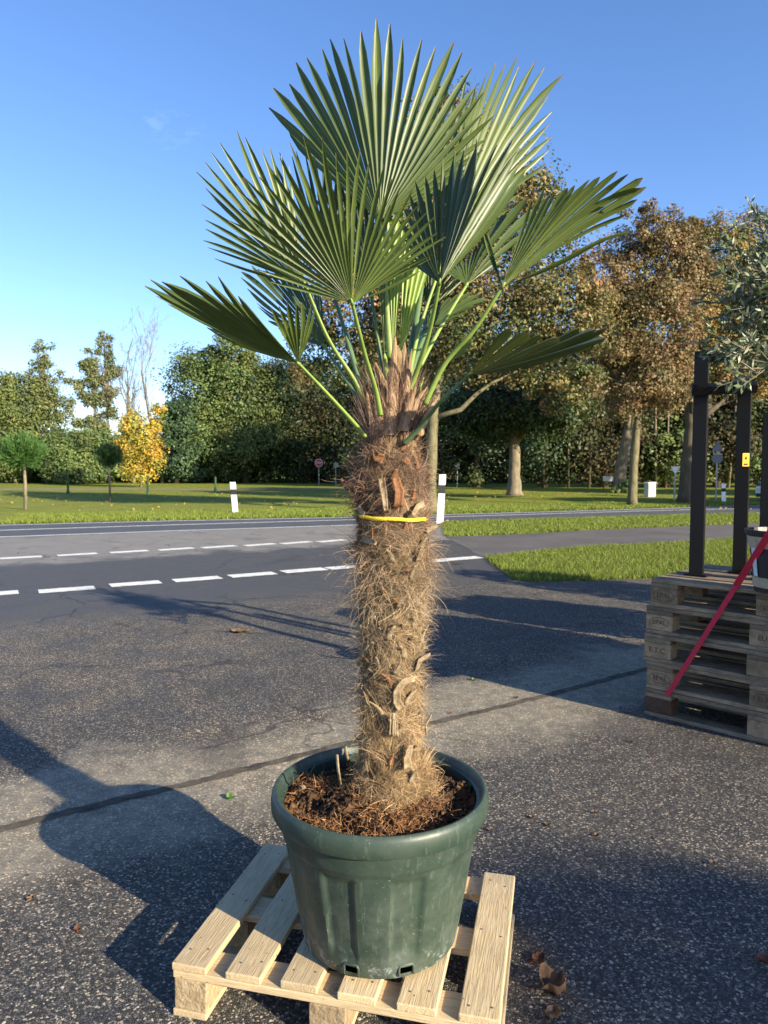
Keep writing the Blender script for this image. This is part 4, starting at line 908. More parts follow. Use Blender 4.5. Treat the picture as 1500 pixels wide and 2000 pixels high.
# ------------------------------------------------------------------ palm pot
PC = Vector((at(742,1530,1.951*K).x, 1.951*K, ZP+.004))
rim_z = at(742,1530,1.951*K).z - PC.z; RR_ = .2795; HB = rim_z
pot = empty('plant_pot', tuple(PC), 0, 'large scuffed dark green round plastic pot standing on the pallet', 'plant pot')
rb = .199
def wall_r(z): return rb + (RR_*.915-rb)*(z/(HB*.86))**.9
def flute(a, j, r, z):
    if z < HB*.10 or z > HB*.70 or r < .15: return 0
    e = min(1, (z-HB*.10)/(HB*.12), (HB*.70-z)/.012)
    s = math.sin(a*9+.6); return -.008*e*(1 if s > .25 else (0 if s < -.05 else (s+.05)/.3))
prof = [(0,.003),(rb*.9,.003),(rb,.010)]
for i in range(1,60): z = HB*.86*i/59; prof.append((wall_r(z)+(.0 if z < HB*.72 else .004), z+.01*(1-i/59)))
prof += [(RR_*.935,HB*.87),(RR_*.985,HB*.865),(RR_*1.0,HB*.885),(RR_*1.004,HB*.93),(RR_*.998,HB*.965),(RR_*.985,HB*.988),(RR_*.965,HB*.998),(RR_*.945,HB*.994),(RR_*.93,HB*.975),(RR_*.92,HB*.95)]
for i in range(14): z = HB*.94-(HB*.94-.012)*i/13; prof.append((wall_r(min(z,HB*.86))-.006, z))
holes = [math.atan2(-.95, -.33), math.atan2(-.92, .30), R(10), R(60), R(120), R(175)]
def skip(a, z, j):
    if j > 58 and j < 74: return False
    if not (.020 < z < .040): return False
    return any(abs((a-h+math.pi)%(2*math.pi)-math.pi) < .085 for h in holes) and j > 2
mb = MB(); mb.lathe(prof, 240, fn=flute, skip=skip); o = mb.build('wall', M['pot'], pot, smooth=True)
m_ = o.modifiers.new('edge', 'EDGE_SPLIT'); m_.split_angle = R(40)
for h in holes[:2]:      # hole lips
    mb = MB(); r = rb+.006; w = .09
    ring = []
    for (da, dz) in ((-w,.018),(-w,.036),(-w*.8,.043),(w*.8,.043),(w,.036),(w,.018)): ring.append((math.cos(h+da)*r, math.sin(h+da)*r, dz))
    mb.tube(ring, .0035, 6, cap=True); mb.build('drain_hole_rim', M['pot'], pot, smooth=True)
# soil, coir
SZ = HB*.89
def soil_z(x, y):
    r = math.hypot(x,y); return SZ + .035*max(0,1-r/.2) + .012*math.sin(x*31+1)*math.sin(y*27) + .008*math.sin(x*71+2)*math.cos(y*63)
mb = MB(); n = 60; vs = []; fs = []; Rs = RR_*.885
for i in range(n+1):
    for j in range(n+1):
        u, v = (i/n*2-1), (j/n*2-1); x = u*math.sqrt(1-v*v/2)*Rs; y = v*math.sqrt(1-u*u/2)*Rs
        vs.append((x, y, soil_z(x,y)+random.uniform(-.004,.004)))
for i in range(n):
    for j in range(n): fs.append((i*(n+1)+j,(i+1)*(n+1)+j,(i+1)*(n+1)+j+1,i*(n+1)+j+1))
mb.add(vs, fs); tag(mb.build('potting_soil', M['soil'], loc=tuple(PC)), 'dark crumbly potting soil filling the green pot', 'soil', kind='stuff')
def strands(name, P0s, D0, L, W, curl, grav, tint, mat, parent=None, kind=None, seg=6, label=None, cat=None, loc=None, minr=None):
    """vectorised curved fibres"""
    n = len(P0s); P = P0s.copy(); d = unit(D0); ax = unit(RNG.normal(0,1,(n,3))); st = (L/seg)[:,None]; pts = [P.copy()]
    for k in range(seg):
        d = unit(d + np.cross(ax, d)*curl[:,None] + np.array([0,0,-1])*grav); P = P + d*st
        if minr is not None: P = minr(P)
        pts.append(P.copy())
    pts = np.stack(pts,1); side = unit(np.cross(d, RNG.normal(0,1,(n,3))))[:,None,:]; tp = np.linspace(1,.25,seg+1)[None,:,None]*W[:,None,None]
    A = pts-side*tp; B = pts+side*tp; V = np.stack([A,B],2).reshape(n,-1,3)     # (n, 2(seg+1), 3)
    m = 2*(seg+1); F = []
    for k in range(seg): F.append([2*k,2*k+1,2*k+3,2*k+2])
    F = (np.array(F)[None]+(np.arange(n)*m)[:,None,None]).reshape(-1,4)
    o = link(name, np_mesh(name, V.reshape(-1,3), F, np.repeat(tint,m,0)), mat, parent, loc)
    if kind: o['kind'] = kind
    return tag(o, label, cat)
n = 7500; a = RNG.uniform(0,6.28,n); r = np.sqrt(RNG.random(n))*Rs*.97; x = r*np.cos(a); y = r*np.sin(a)
msk = (np.sin(x*19+1.3)+np.cos(y*23+x*9) > -.5) | (y < -.12); msk &= ~((x > .13) & (RNG.random(n) < .75)); x, y = x[msk], y[msk]; n = len(x)
z = np.array([soil_z(float(p), float(q)) for p, q in zip(x,y)]) + RNG.uniform(0,.016,n)
cc = np.array([(.22,.105,.045),(.28,.14,.06),(.15,.07,.03),(.32,.18,.085),(.10,.05,.025)])[RNG.integers(0,5,n)]
strands('coir_fibre', np.stack([x,y,z],1), np.stack([RNG.normal(0,1,n),RNG.normal(0,1,n),RNG.normal(.1,.5,n)],1), RNG.uniform(.012,.04,n), RNG.uniform(.0006,.0016,n), RNG.normal(0,.5,n), .06, cc, M['coir'], None, 'stuff', 5, 'reddish brown coir fibres lying on the soil around the trunk', 'coir', loc=tuple(PC))
# crumbs of soil
n = 1500; a = RNG.uniform(0,6.28,n); r = np.sqrt(RNG.random(n))*Rs*.97; V = []; F = []; T = []
for i in range(n):
    x = r[i]*math.cos(a[i]); y = r[i]*math.sin(a[i]); s = random.uniform(.003,.010); c0 = np.array([x,y,soil_z(x,y)+s*.3]); v = np.array([(1,0,0),(-.5,.9,0),(-.5,-.9,.1),(.1,0,1),(0,.1,-.8)])*s*RNG.uniform(.6,1.3,(5,3))
    V.append(v+c0); F.append(np.array([(0,1,3),(1,2,3),(2,0,3),(1,0,4),(2,1,4),(0,2,4)])+5*i); T.append(np.tile(random.choice([(.03,.018,.011),(.06,.03,.016),(.13,.065,.03),(.045,.03,.02)]),(5,1)))
tag(link('soil_crumbs', np_mesh('soil_crumbs', np.concatenate(V), np.concatenate(F), np.concatenate(T)), M['coir'], loc=tuple(PC)), 'loose soil crumbs and bark bits on top of the pot soil', 'soil', kind='stuff')
mb = MB(); q = gz(590,1538,PC.z+SZ+.02)
for (sx, sy, sz_) in ((.011,.008,.007),):
    vs = []; fs = []
    for i in range(5):
        for j in range(8): th = math.pi*i/4; ph = 2*math.pi*j/8; vs.append((sx*math.sin(th)*math.cos(ph), sy*math.sin(th)*math.sin(ph), sz_*math.cos(th)))
    for i in range(4):
        for j in range(8): fs.append((i*8+j,(i+1)*8+j,(i+1)*8+(j+1)%8,i*8+(j+1)%8))
    mb.add(vs, fs)
tag(mb.build('pebble', M['stub'], loc=tuple(q), smooth=True), 'single pale pebble on the coir at the left inside of the pot', 'pebble')
def weed(loc, s, lab, n=7):
    mb = MB()
    for i in range(n):
        a = random.uniform(0,6.28); e = random.uniform(.4,1.2); d = Vector((math.cos(a)*math.cos(e), math.sin(a)*math.cos(e), math.sin(e))); w = d.cross(Vector((0,0,1))).normalized()*s*.3
        mb.add([(0,0,0), d*s*.6-w, d*s+Vector((0,0,-.1*s)), d*s*.6+w],[(0,1,2,3)])
    tag(mb.build('seedling', M['weed'], loc=tuple(loc)), lab, 'weed')
weed(gz(921,1540,PC.z+SZ+.005), .020, 'tiny green seedling inside the right rim of the pot'); weed(gz(669,1554,PC.z+SZ+.005), .012, 'tiny green seedling at the left foot of the palm trunk')
weed(gz(448,1562), .030, 'small weed growing beside the asphalt joint', 9); weed(gz(925,1331), .03, 'flat green weed right of the trunk on the asphalt', 9)

# ------------------------------------------------------------------ the palm
YT = 1.951*K
palm = empty('palm_tree', (PC.x, PC.y, PC.z+SZ), 0, 'windmill palm with fan leaves and hairy trunk in the green pot', 'palm tree'); PO = palm.location.copy()
TP = [(1572,772,96),(1540,772,78),(1500,770,70),(1460,765,66),(1400,762,61),(1330,762,58),(1250,768,61),(1180,768,63),(1120,768,70),(1060,766,76),(1020,768,73),(980,763,73),(920,758,68),(870,762,56),(820,766,46),(780,769,36),(740,772,28),(700,773,17),(675,773,6)]
prof_c = [(at(cx,py,YT)-PO, hw*YT/FPX) for py, cx, hw in TP]
zs = np.array([c.z for c, r in prof_c]); xs_ = np.array([c.x for c, r in prof_c]); rs_ = np.array([r for c, r in prof_c])
def tcen(z): return np.interp(z, zs, xs_)
def trad(z): return np.interp(z, zs, rs_)*.90
mb = MB(); vs = []; fs = []; nz_ = 150; na = 72; zmin, zmax = zs[0]-.03, zs[-1]
for i in range(nz_+1):
    z = zmin+(zmax-zmin)*i/nz_; r = trad(z); cx = tcen(z)
    for k in range(na):
        a = 2*math.pi*k/na; b_ = math.sin(a*5+z*60)*math.sin(z*95+a*2)*.05+math.sin(a*11-z*130)*.03+random.uniform(-.025,.025)
        vs.append((cx+r*(1+b_)*math.cos(a), r*(1+b_)*math.sin(a), z))
for i in range(nz_):
    for k in range(na): fs.append((i*na+k,i*na+(k+1)%na,(i+1)*na+(k+1)%na,(i+1)*na+k))
mb.add(vs, fs); mb.build('trunk', M['trunk'], palm)
def keep_out(P):
    r = np.hypot(P[:,0]-tcen(P[:,2]), P[:,1]); rm = trad(P[:,2])*1.0
    k = np.where(r < rm, rm/np.maximum(r,1e-6), 1.0); Q = P.copy(); Q[:,0] = tcen(P[:,2])+(P[:,0]-tcen(P[:,2]))*k; Q[:,1] = P[:,1]*k; return Q
def colz(z, n):
    low = np.array([.42,.285,.15]); mid_ = np.array([.36,.27,.17]); top = np.array([.25,.16,.11]); h = (z-zs[0])/(zs[-5]-zs[0])
    c = np.where(h[:,None] < .55, low+(mid_-low)*(h/.55)[:,None], mid_+(top-mid_)*np.clip((h-.55)/.3,0,1)[:,None])
    br = RNG.random(n); k = np.where(br < .25, .38, np.where(br > .9, 1.5, 1.0)); return c*(k*RNG.uniform(.75,1.25,n))[:,None]
# matted fibres lying against the trunk, wrapped in patches of common direction
def fibres(n, zlo, zhi, L, W, out, mode, seg=6, grav=.05, curl=.16):
    a = RNG.uniform(0,6.283,n); z = RNG.uniform(zlo,zhi,n); r = trad(z)*RNG.uniform(.99,1.045,n)
    P = np.stack([tcen(z)+r*np.cos(a), r*np.sin(a), z],1); rad = np.stack([np.cos(a),np.sin(a),0*a],1); tan = np.stack([-np.sin(a),np.cos(a),0*a],1); up = np.array([0,0,1.])
    ph = np.sin(z*34+a*2.1)*1.3+np.sin(z*17-a*3.3+1)*1.2
    if mode == 'mat': D = tan*np.cos(ph)[:,None]+up*np.sin(ph)[:,None]*.9+rad*out+RNG.normal(0,.16,(n,3))
    elif mode == 'loose': D = tan*RNG.normal(0,.8,n)[:,None]+up*RNG.normal(-.15,.6,n)[:,None]+rad*out
    else: D = up*RNG.uniform(.5,1.2,n)[:,None]+rad*out+tan*RNG.normal(0,.25,n)[:,None]
    return strands('fibre', P, D, RNG.uniform(L*.5,L*1.4,n), RNG.uniform(W*.6,W*1.4,n), RNG.normal(0,curl,n), grav, colz(z,n)*np.clip(1+.42*np.sin(z*88+a*5+1.5*np.sin(a*3+z*31)),.4,1.35)[:,None], M['fibre'], palm, 'stuff', seg, minr=keep_out)  # patches of darker fibre colour imitate shaded hollows in the mat
z0, z1 = zs[0], zs[-1]
fibres(31000, z0, zs[13], .058, .00042, .0, 'mat', 7, .02, .20)
fibres(2200, zs[5], zs[13], .045, .0005, .34, 'loose', 8, .06, .34)
fibres(1300, zs[7], zs[9], .085, .0005, .75, 'loose', 9, .09, .30)
fibres(900, zs[0], zs[2], .05, .0006, .25, 'loose', 6, .16, .2)
fibres(1900, zs[13], zs[15], .085, .0008, .30, 'up', 6, -.01, .07)
fibres(800, zs[11], zs[13], .07, .0006, .45, 'loose', 8, .02, .22)
# stubs of old leaf stalks
def stub(pts, w, mat, th=.35, Y0=None, depthr=.92, tip=.75, bulge=.0):
    out = []
    for i, (x, y) in enumerate(pts):
        base = at(x, y, YT)-PO; z = base.z; dxr = base.x-tcen(z); rr = trad(z)/.9*(1.04+bulge*(i/(len(pts)-1)))
        q = math.sqrt(max(0, rr*rr-dxr*dxr)); p = at(x, y, YT-q*depthr-.010)-PO; out.append(p)
    mb = MB(); n = len(out); m_ = YT/FPX; Q = []; W_ = []
    for i in range(n-1):
        for j in range(4): Q.append(out[i].lerp(out[i+1], j/4)); W_.append(1.5*w*m_*(1-(1-tip)*((i+j/4)/(n-1)))*random.uniform(.9,1.1))
    Q.append(out[-1]); W_.append(1.5*w*m_*tip*.8); vs = []; fs = []; N_ = len(Q)
    for i, p in enumerate(Q):
        d = (Q[min(i+1,N_-1)]-Q[max(i-1,0)]).normalized(); nr = Vector((p.x-tcen(p.z), p.y, 0)).normalized(); sd = d.cross(nr)
        if sd.length < .2: sd = Vector((1,0,0))
        sd.normalize(); nr = sd.cross(d); ww = W_[i]; t0 = ww*.28
        for (a, b) in ((-1,.30),(-.55,.0),(.1,-.12),(.6,.02),(1,.34),(.55,-.45),(0,-.65),(-.55,-.45)): vs.append(p+sd*a*ww+nr*(b*ww+random.uniform(-.0004,.0004)))
        if i:
            for k in range(8): fs.append(((i-1)*8+k,(i-1)*8+(k+1)%8,i*8+(k+1)%8,i*8+k))
    fs += [tuple(range(7,-1,-1)), tuple((N_-1)*8+k for k in range(8))]
    mb.add(vs, fs); return mb.build('leaf_stub', mat, palm, smooth=True)
ST, SB = M['stub'], M['stub_brown']
for pts, w, mt in (([(784,1385),(775,1370),(775,1350),(787,1332),(811,1324)],5.5,ST), ([(766,1436),(767,1410),(765,1393)],4,ST), ([(772,1438),(771,1410),(771,1393)],4,ST),
    ([(796,1502),(795,1480),(802,1455)],5.5,ST), ([(737,1326),(731,1310),(718,1303)],4.5,ST), ([(716,1378),(708,1352),(694,1340)],4.5,ST), ([(699,1297),(708,1275),(729,1255)],3.5,ST),
    ([(813,1311),(818,1290),(841,1277)],3.5,ST), ([(834,1434),(832,1415),(843,1396)],3.5,ST), ([(772,1317),(779,1308),(785,1294)],4,ST), ([(778,1224),(782,1217)],5,ST), ([(781,1187),(785,1178)],5.5,ST),
    ([(821,1187),(832,1178)],4.5,ST), ([(704,1050),(720,1056),(734,1061)],4.5,ST), ([(673,1075),(684,1074),(695,1080)],4,ST), ([(834,1037),(855,1026),(876,1016)],3,ST), ([(816,1096),(820,1084),(823,1073)],4.5,ST),
    ([(745,934),(750,965),(754,998)],4.5,ST), ([(829,982),(815,990),(806,1006)],4.5,ST), ([(699,990),(705,998),(711,1003)],4,ST), ([(665,935),(672,945),(684,952)],5,SB), ([(777,990),(780,960),(772,932)],6.5,SB), ([(748,897),(735,893),(732,884)],6,SB),
    ([(753,1002),(752,990)],5,ST), ([(720,1310),(712,1322)],3,ST), ([(700,1218),(704,1226)],4,ST), ([(716,1150),(722,1143)],4,SB), ([(806,1250),(812,1243)],4,ST), ([(790,1120),(796,1114)],4,SB), ([(712,1108),(704,1100)],4,SB), ([(742,1160),(750,1154)],4,SB),
    ([(690,900),(683,890)],5,SB), ([(836,935),(842,925)],4,SB), ([(790,905),(798,897)],4.5,SB), ([(735,1235),(742,1228)],4,ST), ([(829,1345),(836,1338)],3.5,ST)):
    stub(pts, w, mt, bulge=.12)
for i in range(96):
    a = i*2.39996+.4; z = zs[1]+.03+(zs[13]-zs[1])*i/96; rr = trad(z)*1.01; cx = tcen(z); L_ = random.uniform(.018,.042); w = random.uniform(.005,.010); rd = Vector((math.cos(a),math.sin(a),0)); tg = Vector((-math.sin(a),math.cos(a),0))
    tl = random.uniform(-.7,.7); mb = MB(); vs = []; fs = []; c0 = Vector((cx,0,z))+rd*rr; n_ = 6
    for j in range(n_):
        t = j/(n_-1); p = c0+rd*(.002+.016*t**1.6)+Vector((0,0,1))*L_*t+tg*tl*L_*t*t; ww = w*(1.35-.75*t)*random.uniform(.85,1.1)
        for (u, v) in ((-1,.0),(-.4,-.25),(.4,-.25),(1,.0),(.5,.35),(-.5,.35)): vs.append(p+tg*u*ww+rd*v*ww)
        if j:
            for k in range(6): fs.append(((j-1)*6+k,(j-1)*6+(k+1)%6,j*6+(k+1)%6,j*6+k))
    fs += [(5,4,3,2,1,0), tuple((n_-1)*6+k for k in range(6))]
    mb.add(vs, fs); mb.build('leaf_stub', SB if (i > 66 or i%7 == 0) else ST, palm, smooth=True)
for pts, w in (([(665,1532),(660,1500),(658,1474)],5.0), ([(679,1482),(676,1470),(675,1458)],5.5)):
    mb = MB(); Q = [at(x,y,1.62+.12)-PO for x, y in pts]; mb.tube(Q, [w*1.75/FPX*.8]*len(Q), 8, flat=.6); mb.build('leaf_stub', ST, palm, smooth=True)
# papery sheaths at the crown base
def sheath(pts, w, dY, name='leaf_sheath'):
    n = 10; P_ = [at(x,y,YT-dY)-PO for x, y in pts]; m_ = YT/FPX; vs = []; fs = []
    for i in range(n+1):
        t = i/n; k = t*(len(P_)-1); j = min(int(k), len(P_)-2); p = P_[j].lerp(P_[j+1], k-j); ww = w*m_*(1-t)**.5*(.55+.45*(1-t)) + .0015
        for s in (-1,-.4,.3,1): vs.append(p+Vector((s*ww*random.uniform(.85,1.1), (abs(s)**2)*ww*.6, random.uniform(-.002,.002))))
        if i: 
            for c in range(3): b = 4*i; fs.append((b-4+c,b-3+c,b+1+c,b+c))
    mb = MB(); mb.add(vs, fs); return mb.build(name, M['sheath'], palm, smooth=True)
for pts, w, dy in (([(772,800),(768,740),(772,657)],17,.055),([(792,800),(790,740),(790,668)],12,.05),([(760,790),(748,745),(733,708)],9,.06),([(790,790),(797,735),(804,682)],8,.06),([(758,850),(766,790),(764,745)],16,.075),([(745,840),(738,790),(728,745)],11,.07),
    ([(800,820),(815,780),(845,745)],8,.06),([(785,840),(800,790),(812,755)],11,.075),([(735,850),(722,800),(716,765)],9,.06),([(820,850),(838,800),(858,772)],7,.05)):
    sheath(pts, w, dy)
# yellow ribbon
def ring_strip(z_of_a, r_of_z, w, a0, a1, name, mat, label, cat, n=40):
    vs = []; fs = []
    for i in range(n+1):
        a = a0+(a1-a0)*i/n; z = z_of_a(a); r = r_of_z(z, a)
        for s in (-1,1): vs.append((tcen(z)+r*math.cos(a), r*math.sin(a), z+s*w/2+random.uniform(-.0006,.0006)))
        if i: fs.append((2*i-2,2*i,2*i+1,2*i-1))
    mb = MB(); mb.add(vs, fs); o = mb.build(name, mat, loc=tuple(PO), smooth=True); sm = o.modifiers.new('s','SOLIDIFY'); sm.thickness = .0012
    return tag(o, label, cat)
zr = (at(770,1015,YT-.1)-PO).z
ring_strip(lambda a: zr+.001-.0035*math.sin((a-R(270))*1.2)+.0012*math.sin(a*7), lambda z, a: trad(z)/.9*.955*(1+.010*math.sin(a*6))+(.010 if math.sin(a) < -.55 else .0), .0085, R(196), R(540), 'ribbon', M['yellow'], 'bright yellow plastic ribbon tied round the hairy palm trunk', 'ribbon', 70)

# fan leaves
def interp_tips(H, tips, n):
    D = [t-H for t in tips]; ang = [0]
    for a, b in zip(D[:-1], D[1:]): ang.append(ang[-1]+max(1e-4, a.normalized().angle(b.normalized())+.01))
    tot = ang[-1]
    def f(s):
        x = max(0, min(1, s))*tot
        for i in range(len(ang)-1):
            if x <= ang[i+1]+1e-9:
                t = (x-ang[i])/(ang[i+1]-ang[i]); L_ = D[i].length*(1-t)+D[i+1].length*t; return (D[i].normalized()*(1-t)+D[i+1].normalized()*t).normalized()*L_
        return D[-1]
    return f, tot
def frond(H, groups, n, mat, petiole, pmat_='petiole', split=.48, pleat=.42, wmin=.0042, bow=.03, droop=.02, pw=4.2, nh=(0,-1,.15), jit=.05, gap=.9, kink=.09, lab=None, petw=None):
    """H (px,py,Y); groups: lists of tips (px,py[,Y])"""
    hY = H[2]*K; Hv = at(H[0], H[1], hY)-PO; V = []; F = []; UV = []; nhv = Vector(nh).normalized()
    fr_ = [0.015,.08,.2,.34,.48,.62,.76,.88,.96,1.0]; tot_all = 0; fs_ = []
    for gtips in groups:
        tips = [at(t[0], t[1], (t[2] if len(t) > 2 else H[2])*K)-PO for t in gtips]; f, tot = interp_tips(Hv, tips, 1); fs_.append((f, tot)); tot_all += tot
    for f, tot in fs_:
        ng = max(2, round(n*tot/tot_all))
        for i in range(ng):
            c = f((i+.5)/ng); a = f(i/ng); b = f((i+1)/ng); Lc = c.length*1.01*random.uniform(1-jit*.9,1+jit*.7); d = c.normalized()
            side = (b.normalized()-a.normalized()); side = side-d*side.dot(d)
            if side.length < 1e-6: side = d.cross(nhv)
            ha = side.length/2; side.normalize(); nn = side.cross(d).normalized()
            if nn.dot(nhv) < 0: nn = -nn
            st = V.__len__(); rot = random.gauss(0,.22); kn = random.gauss(0,kink); kd = random.gauss(0,kink*.6); kn, kd = (random.choice((-1,1))*random.uniform(.3,.6), random.uniform(-.3,.3)) if random.random() < .07 else (kn, kd); sp_ = split*random.uniform(.9,1.12); wb_ = sp_*Lc*math.tan(min(ha,.2)); wcap = random.uniform(.95,1.1)
            for q, t in enumerate(fr_):
                r = t*Lc
                if t <= sp_: w = r*math.tan(min(ha,.2)); cs = 0
                else:
                    u = (t-sp_)/(1-sp_); w = max(wb_, wmin)*gap*(1+.12*u)*max(.12, 1-u**3.4)*wcap; cs = u
                w = max(w, .0009 if t < sp_ or q == len(fr_)-1 else .0016)
                ww = max(w, wmin*.85) if .3 < t < .95 else w
                s2 = (side*math.cos(rot*cs)+nn*math.sin(rot*cs)); n2 = (nn*math.cos(rot*cs)-side*math.sin(rot*cs))
                p = Hv + d*r + nn*(bow*Lc*math.sin(math.pi*t*.9)) + nn*(kn*Lc*max(0,t-.6)**2) + side*(kd*Lc*max(0,t-.6)**2) + Vector((0,0,-droop*Lc*t**3))
                pl = ww*pleat*(1.2 if t < .6 else 1.0)
                V += [p-s2*w+n2*pl, p-n2*pl, p+s2*w+n2*pl]; UV += [(i+.0, t),(i+.5, t),(i+.999, t)]
                if q:
                    b0 = st+3*q; F += [(b0-3,b0-2,b0+1,b0),(b0-2,b0-1,b0+2,b0+1)]
    Va = np.array([list(v) for v in V]); me = np_mesh('frond', Va, np.array(F), uv=np.array(UV))
    o = link('frond', me, M[mat], palm)
    if lab: o['label'] = lab
    if petiole:
        P_ = [Hv]+[at(x,y,yy*K)-PO for x,y,yy in petiole]; Q = []; W_ = []; m_ = hY/FPX; pw_ = petw or pw
        L_ = len(P_)
        if L_ == 2: P_ = [P_[0], P_[0].lerp(P_[1],.5)+Vector((0,0,-.006)), P_[1]]; L_ = 3
        for i in range(25):
            t = i/24*(L_-1); j = min(int(t), L_-2); u = t-j; a0 = P_[max(j-1,0)]; a1 = P_[j]; a2 = P_[j+1]; a3 = P_[min(j+2,L_-1)]
            Q.append(.5*((2*a1)+(a2-a0)*u+(2*a0-5*a1+4*a2-a3)*u*u+(3*a1-a0-3*a2+a3)*u**3)); W_.append(pw_*m_*(.85+.75*(i/24)))
        mb = MB(); mb.tube(Q, W_, 7, flat=.7)
        hd = (P_[0]-P_[1]).normalized(); mb.tube([Hv-hd*.004, Hv+hd*.012], [pw_*m_*1.1, pw_*m_*.3], 6)
        mb.build('petiole', M[pmat_], o, smooth=True)
    return o
# back to front
frond((830,520,2.2), [[(790,330,2.3),(815,280,2.3),(835,240,2.3),(862,200,2.32),(889,153,2.35),(924,157,2.35),(945,180,2.35),(950,230,2.35)]], 12, 'frond_shaded', [(800,700,2.0)], 'petiole_dark')
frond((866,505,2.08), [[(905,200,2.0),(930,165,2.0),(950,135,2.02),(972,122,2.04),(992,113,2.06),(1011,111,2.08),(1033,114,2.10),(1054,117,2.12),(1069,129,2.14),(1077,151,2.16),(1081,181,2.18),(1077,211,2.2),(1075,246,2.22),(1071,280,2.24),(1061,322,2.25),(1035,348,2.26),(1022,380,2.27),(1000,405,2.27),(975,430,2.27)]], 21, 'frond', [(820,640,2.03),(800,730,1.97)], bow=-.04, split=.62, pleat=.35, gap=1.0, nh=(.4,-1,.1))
frond((650,570,2.15), [[(520,330,2.2),(545,296,2.2),(575,300,2.2),(600,290,2.2),(640,300,2.2),(680,310,2.2),(720,340,2.2)]], 14, 'frond_shaded', [(690,700,2.0),(716,790,1.95)], 'petiole_dark')
frond((632,675,2.1), [[(560,655,2.2),(519,609,2.25),(507,597,2.25),(498,588,2.25),(491,568,2.25),(479,554,2.25),(472,540,2.25),(471,522,2.25),(500,515,2.25),(540,520,2.25),(575,530,2.25),(605,550,2.25),(625,575,2.25)]], 22, 'frond_shaded', [(668,730,2.05),(700,780,1.99),(714,818,1.95)], 'petiole_dark', split=.72, pleat=.3)
frond((741,432,1.93), [[(545,262,2.12),(531,245,2.12),(530,223,2.12),(535,195,2.11),(549,166,2.10),(562,140,2.08),(587,119,2.06),(614,96,2.04),(646,74,2.02),(677,63,1.98),(706,46,1.98),(737,43,1.98),(763,43,1.98),(800,51,1.97),(837,66,1.96),(875,84,1.95),(902,112,1.94),(928,142,1.93),(944,175,1.92),(957,202,1.91),(955,235,1.9),(946,264,1.9),(935,300,1.9),(920,335,1.9)]], 25, 'frond', [(752,560,1.95),(762,700,1.93)], bow=-.02, split=.56, pleat=.5, gap=1.02, nh=(.2,-1,.1))
frond((911,557,2.12), [[(872,536,2.15),(898,512,2.2),(925,495,2.22),(948,470,2.25),(962,448,2.28),(985,425,2.3),(1011,405,2.3),(1033,396,2.3),(1046,402,2.28),(1038,433,2.25),(1015,470,2.2),(985,505,2.18),(955,530,2.15)]], 15, 'frond_shaded', [(860,640,2.05),(820,715,2.0)], 'petiole', split=.75, pleat=.2, bow=.05)
frond((835,642,2.1), [[(836,618,2.15),(850,600,2.18),(872,587,2.2),(891,574,2.22),(922,567,2.22),(950,577,2.2),(950,587,2.18),(927,600,2.15),(902,618,2.12),(870,632,2.1)]], 12, 'frond_shaded', [(815,690,2.02),(800,740,1.97)], 'petiole_dark', split=.75, pleat=.2)
frond((838,610,2.25), [[(800,480,2.35),(825,470,2.35),(850,460,2.35),(880,470,2.35),(905,500,2.3),(915,540,2.3)]], 14, 'frond_shaded', [(812,700,2.05)], 'petiole_dark')
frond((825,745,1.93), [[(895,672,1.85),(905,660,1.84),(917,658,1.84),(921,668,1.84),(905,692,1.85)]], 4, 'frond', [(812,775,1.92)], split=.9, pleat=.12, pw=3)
frond((722,560,2.02), [[(600,420,2.1),(610,370,2.12),(640,345,2.12),(680,330,2.12),(720,330,2.12),(760,350,2.12),(790,385,2.1),(800,430,2.1)]], 16, 'frond_shaded', [(738,660,1.98),(748,740,1.95)], 'petiole_dark')
# young upright leaves in the centre
frond((768,700,1.95), [[(728,500,1.97),(742,450,1.97),(755,420,1.97),(770,400,1.97),(785,420,1.97),(795,440,1.97)]], 6, 'frond_young', [(770,790,1.95)], split=.9, pleat=.5, pw=6, bow=0)
frond((780,705,1.98), [[(790,450,2.02),(805,430,2.02),(820,440,2.02),(835,470,2.02),(838,520,2.02)]], 5, 'frond_young', [(778,790,1.96)], split=.9, pleat=.5, pw=6, bow=0)
frond((752,700,1.90), [[(738,560,1.88),(745,530,1.88),(752,540,1.88)]], 2, 'frond', [(760,790,1.93)], split=.95, pleat=.4, pw=5, bow=0)
# left ones
frond((597,558,1.84), [[(430,508,1.9),(413,490,1.88),(398,470,1.87),(391,448,1.86),(393,410,1.84),(394,373,1.82),(386,335,1.80),(393,309,1.80),(401,298,1.80),(422,287,1.80),(457,274,1.80),(484,271,1.80),(517,274,1.80),(540,285,1.82),(560,300,1.84),(575,325,1.86)]], 17, 'frond', [(640,660,1.88),(690,740,1.92),(714,790,1.93)], split=.5, pleat=.45, nh=(0,-1,.5), bow=-.04)
frond((688,592,1.62), [[(540,560,1.60),(490,510,1.58),(467,467,1.56),(453,436,1.54),(457,401,1.52),(468,382,1.50),(477,360,1.49),(490,345,1.48),(505,332,1.47),(519,313,1.46),(547,294,1.45),(571,276,1.45),(587,271,1.45),(613,271,1.45),(651,280,1.46),(690,292,1.48),(725,309,1.52),(755,334,1.52),(784,356,1.52),(814,387,1.53),(836,409,1.54),(852,432,1.55),(863,453,1.56),(865,469,1.57),(860,486,1.58),(850,500,1.6),(835,511,1.6),(818,532,1.62)]], 30, 'frond', [(712,690,1.72),(733,760,1.80),(743,812,1.84)], split=.47, pleat=.5, nh=(0,-1,.6), bow=-.05, kink=.1)
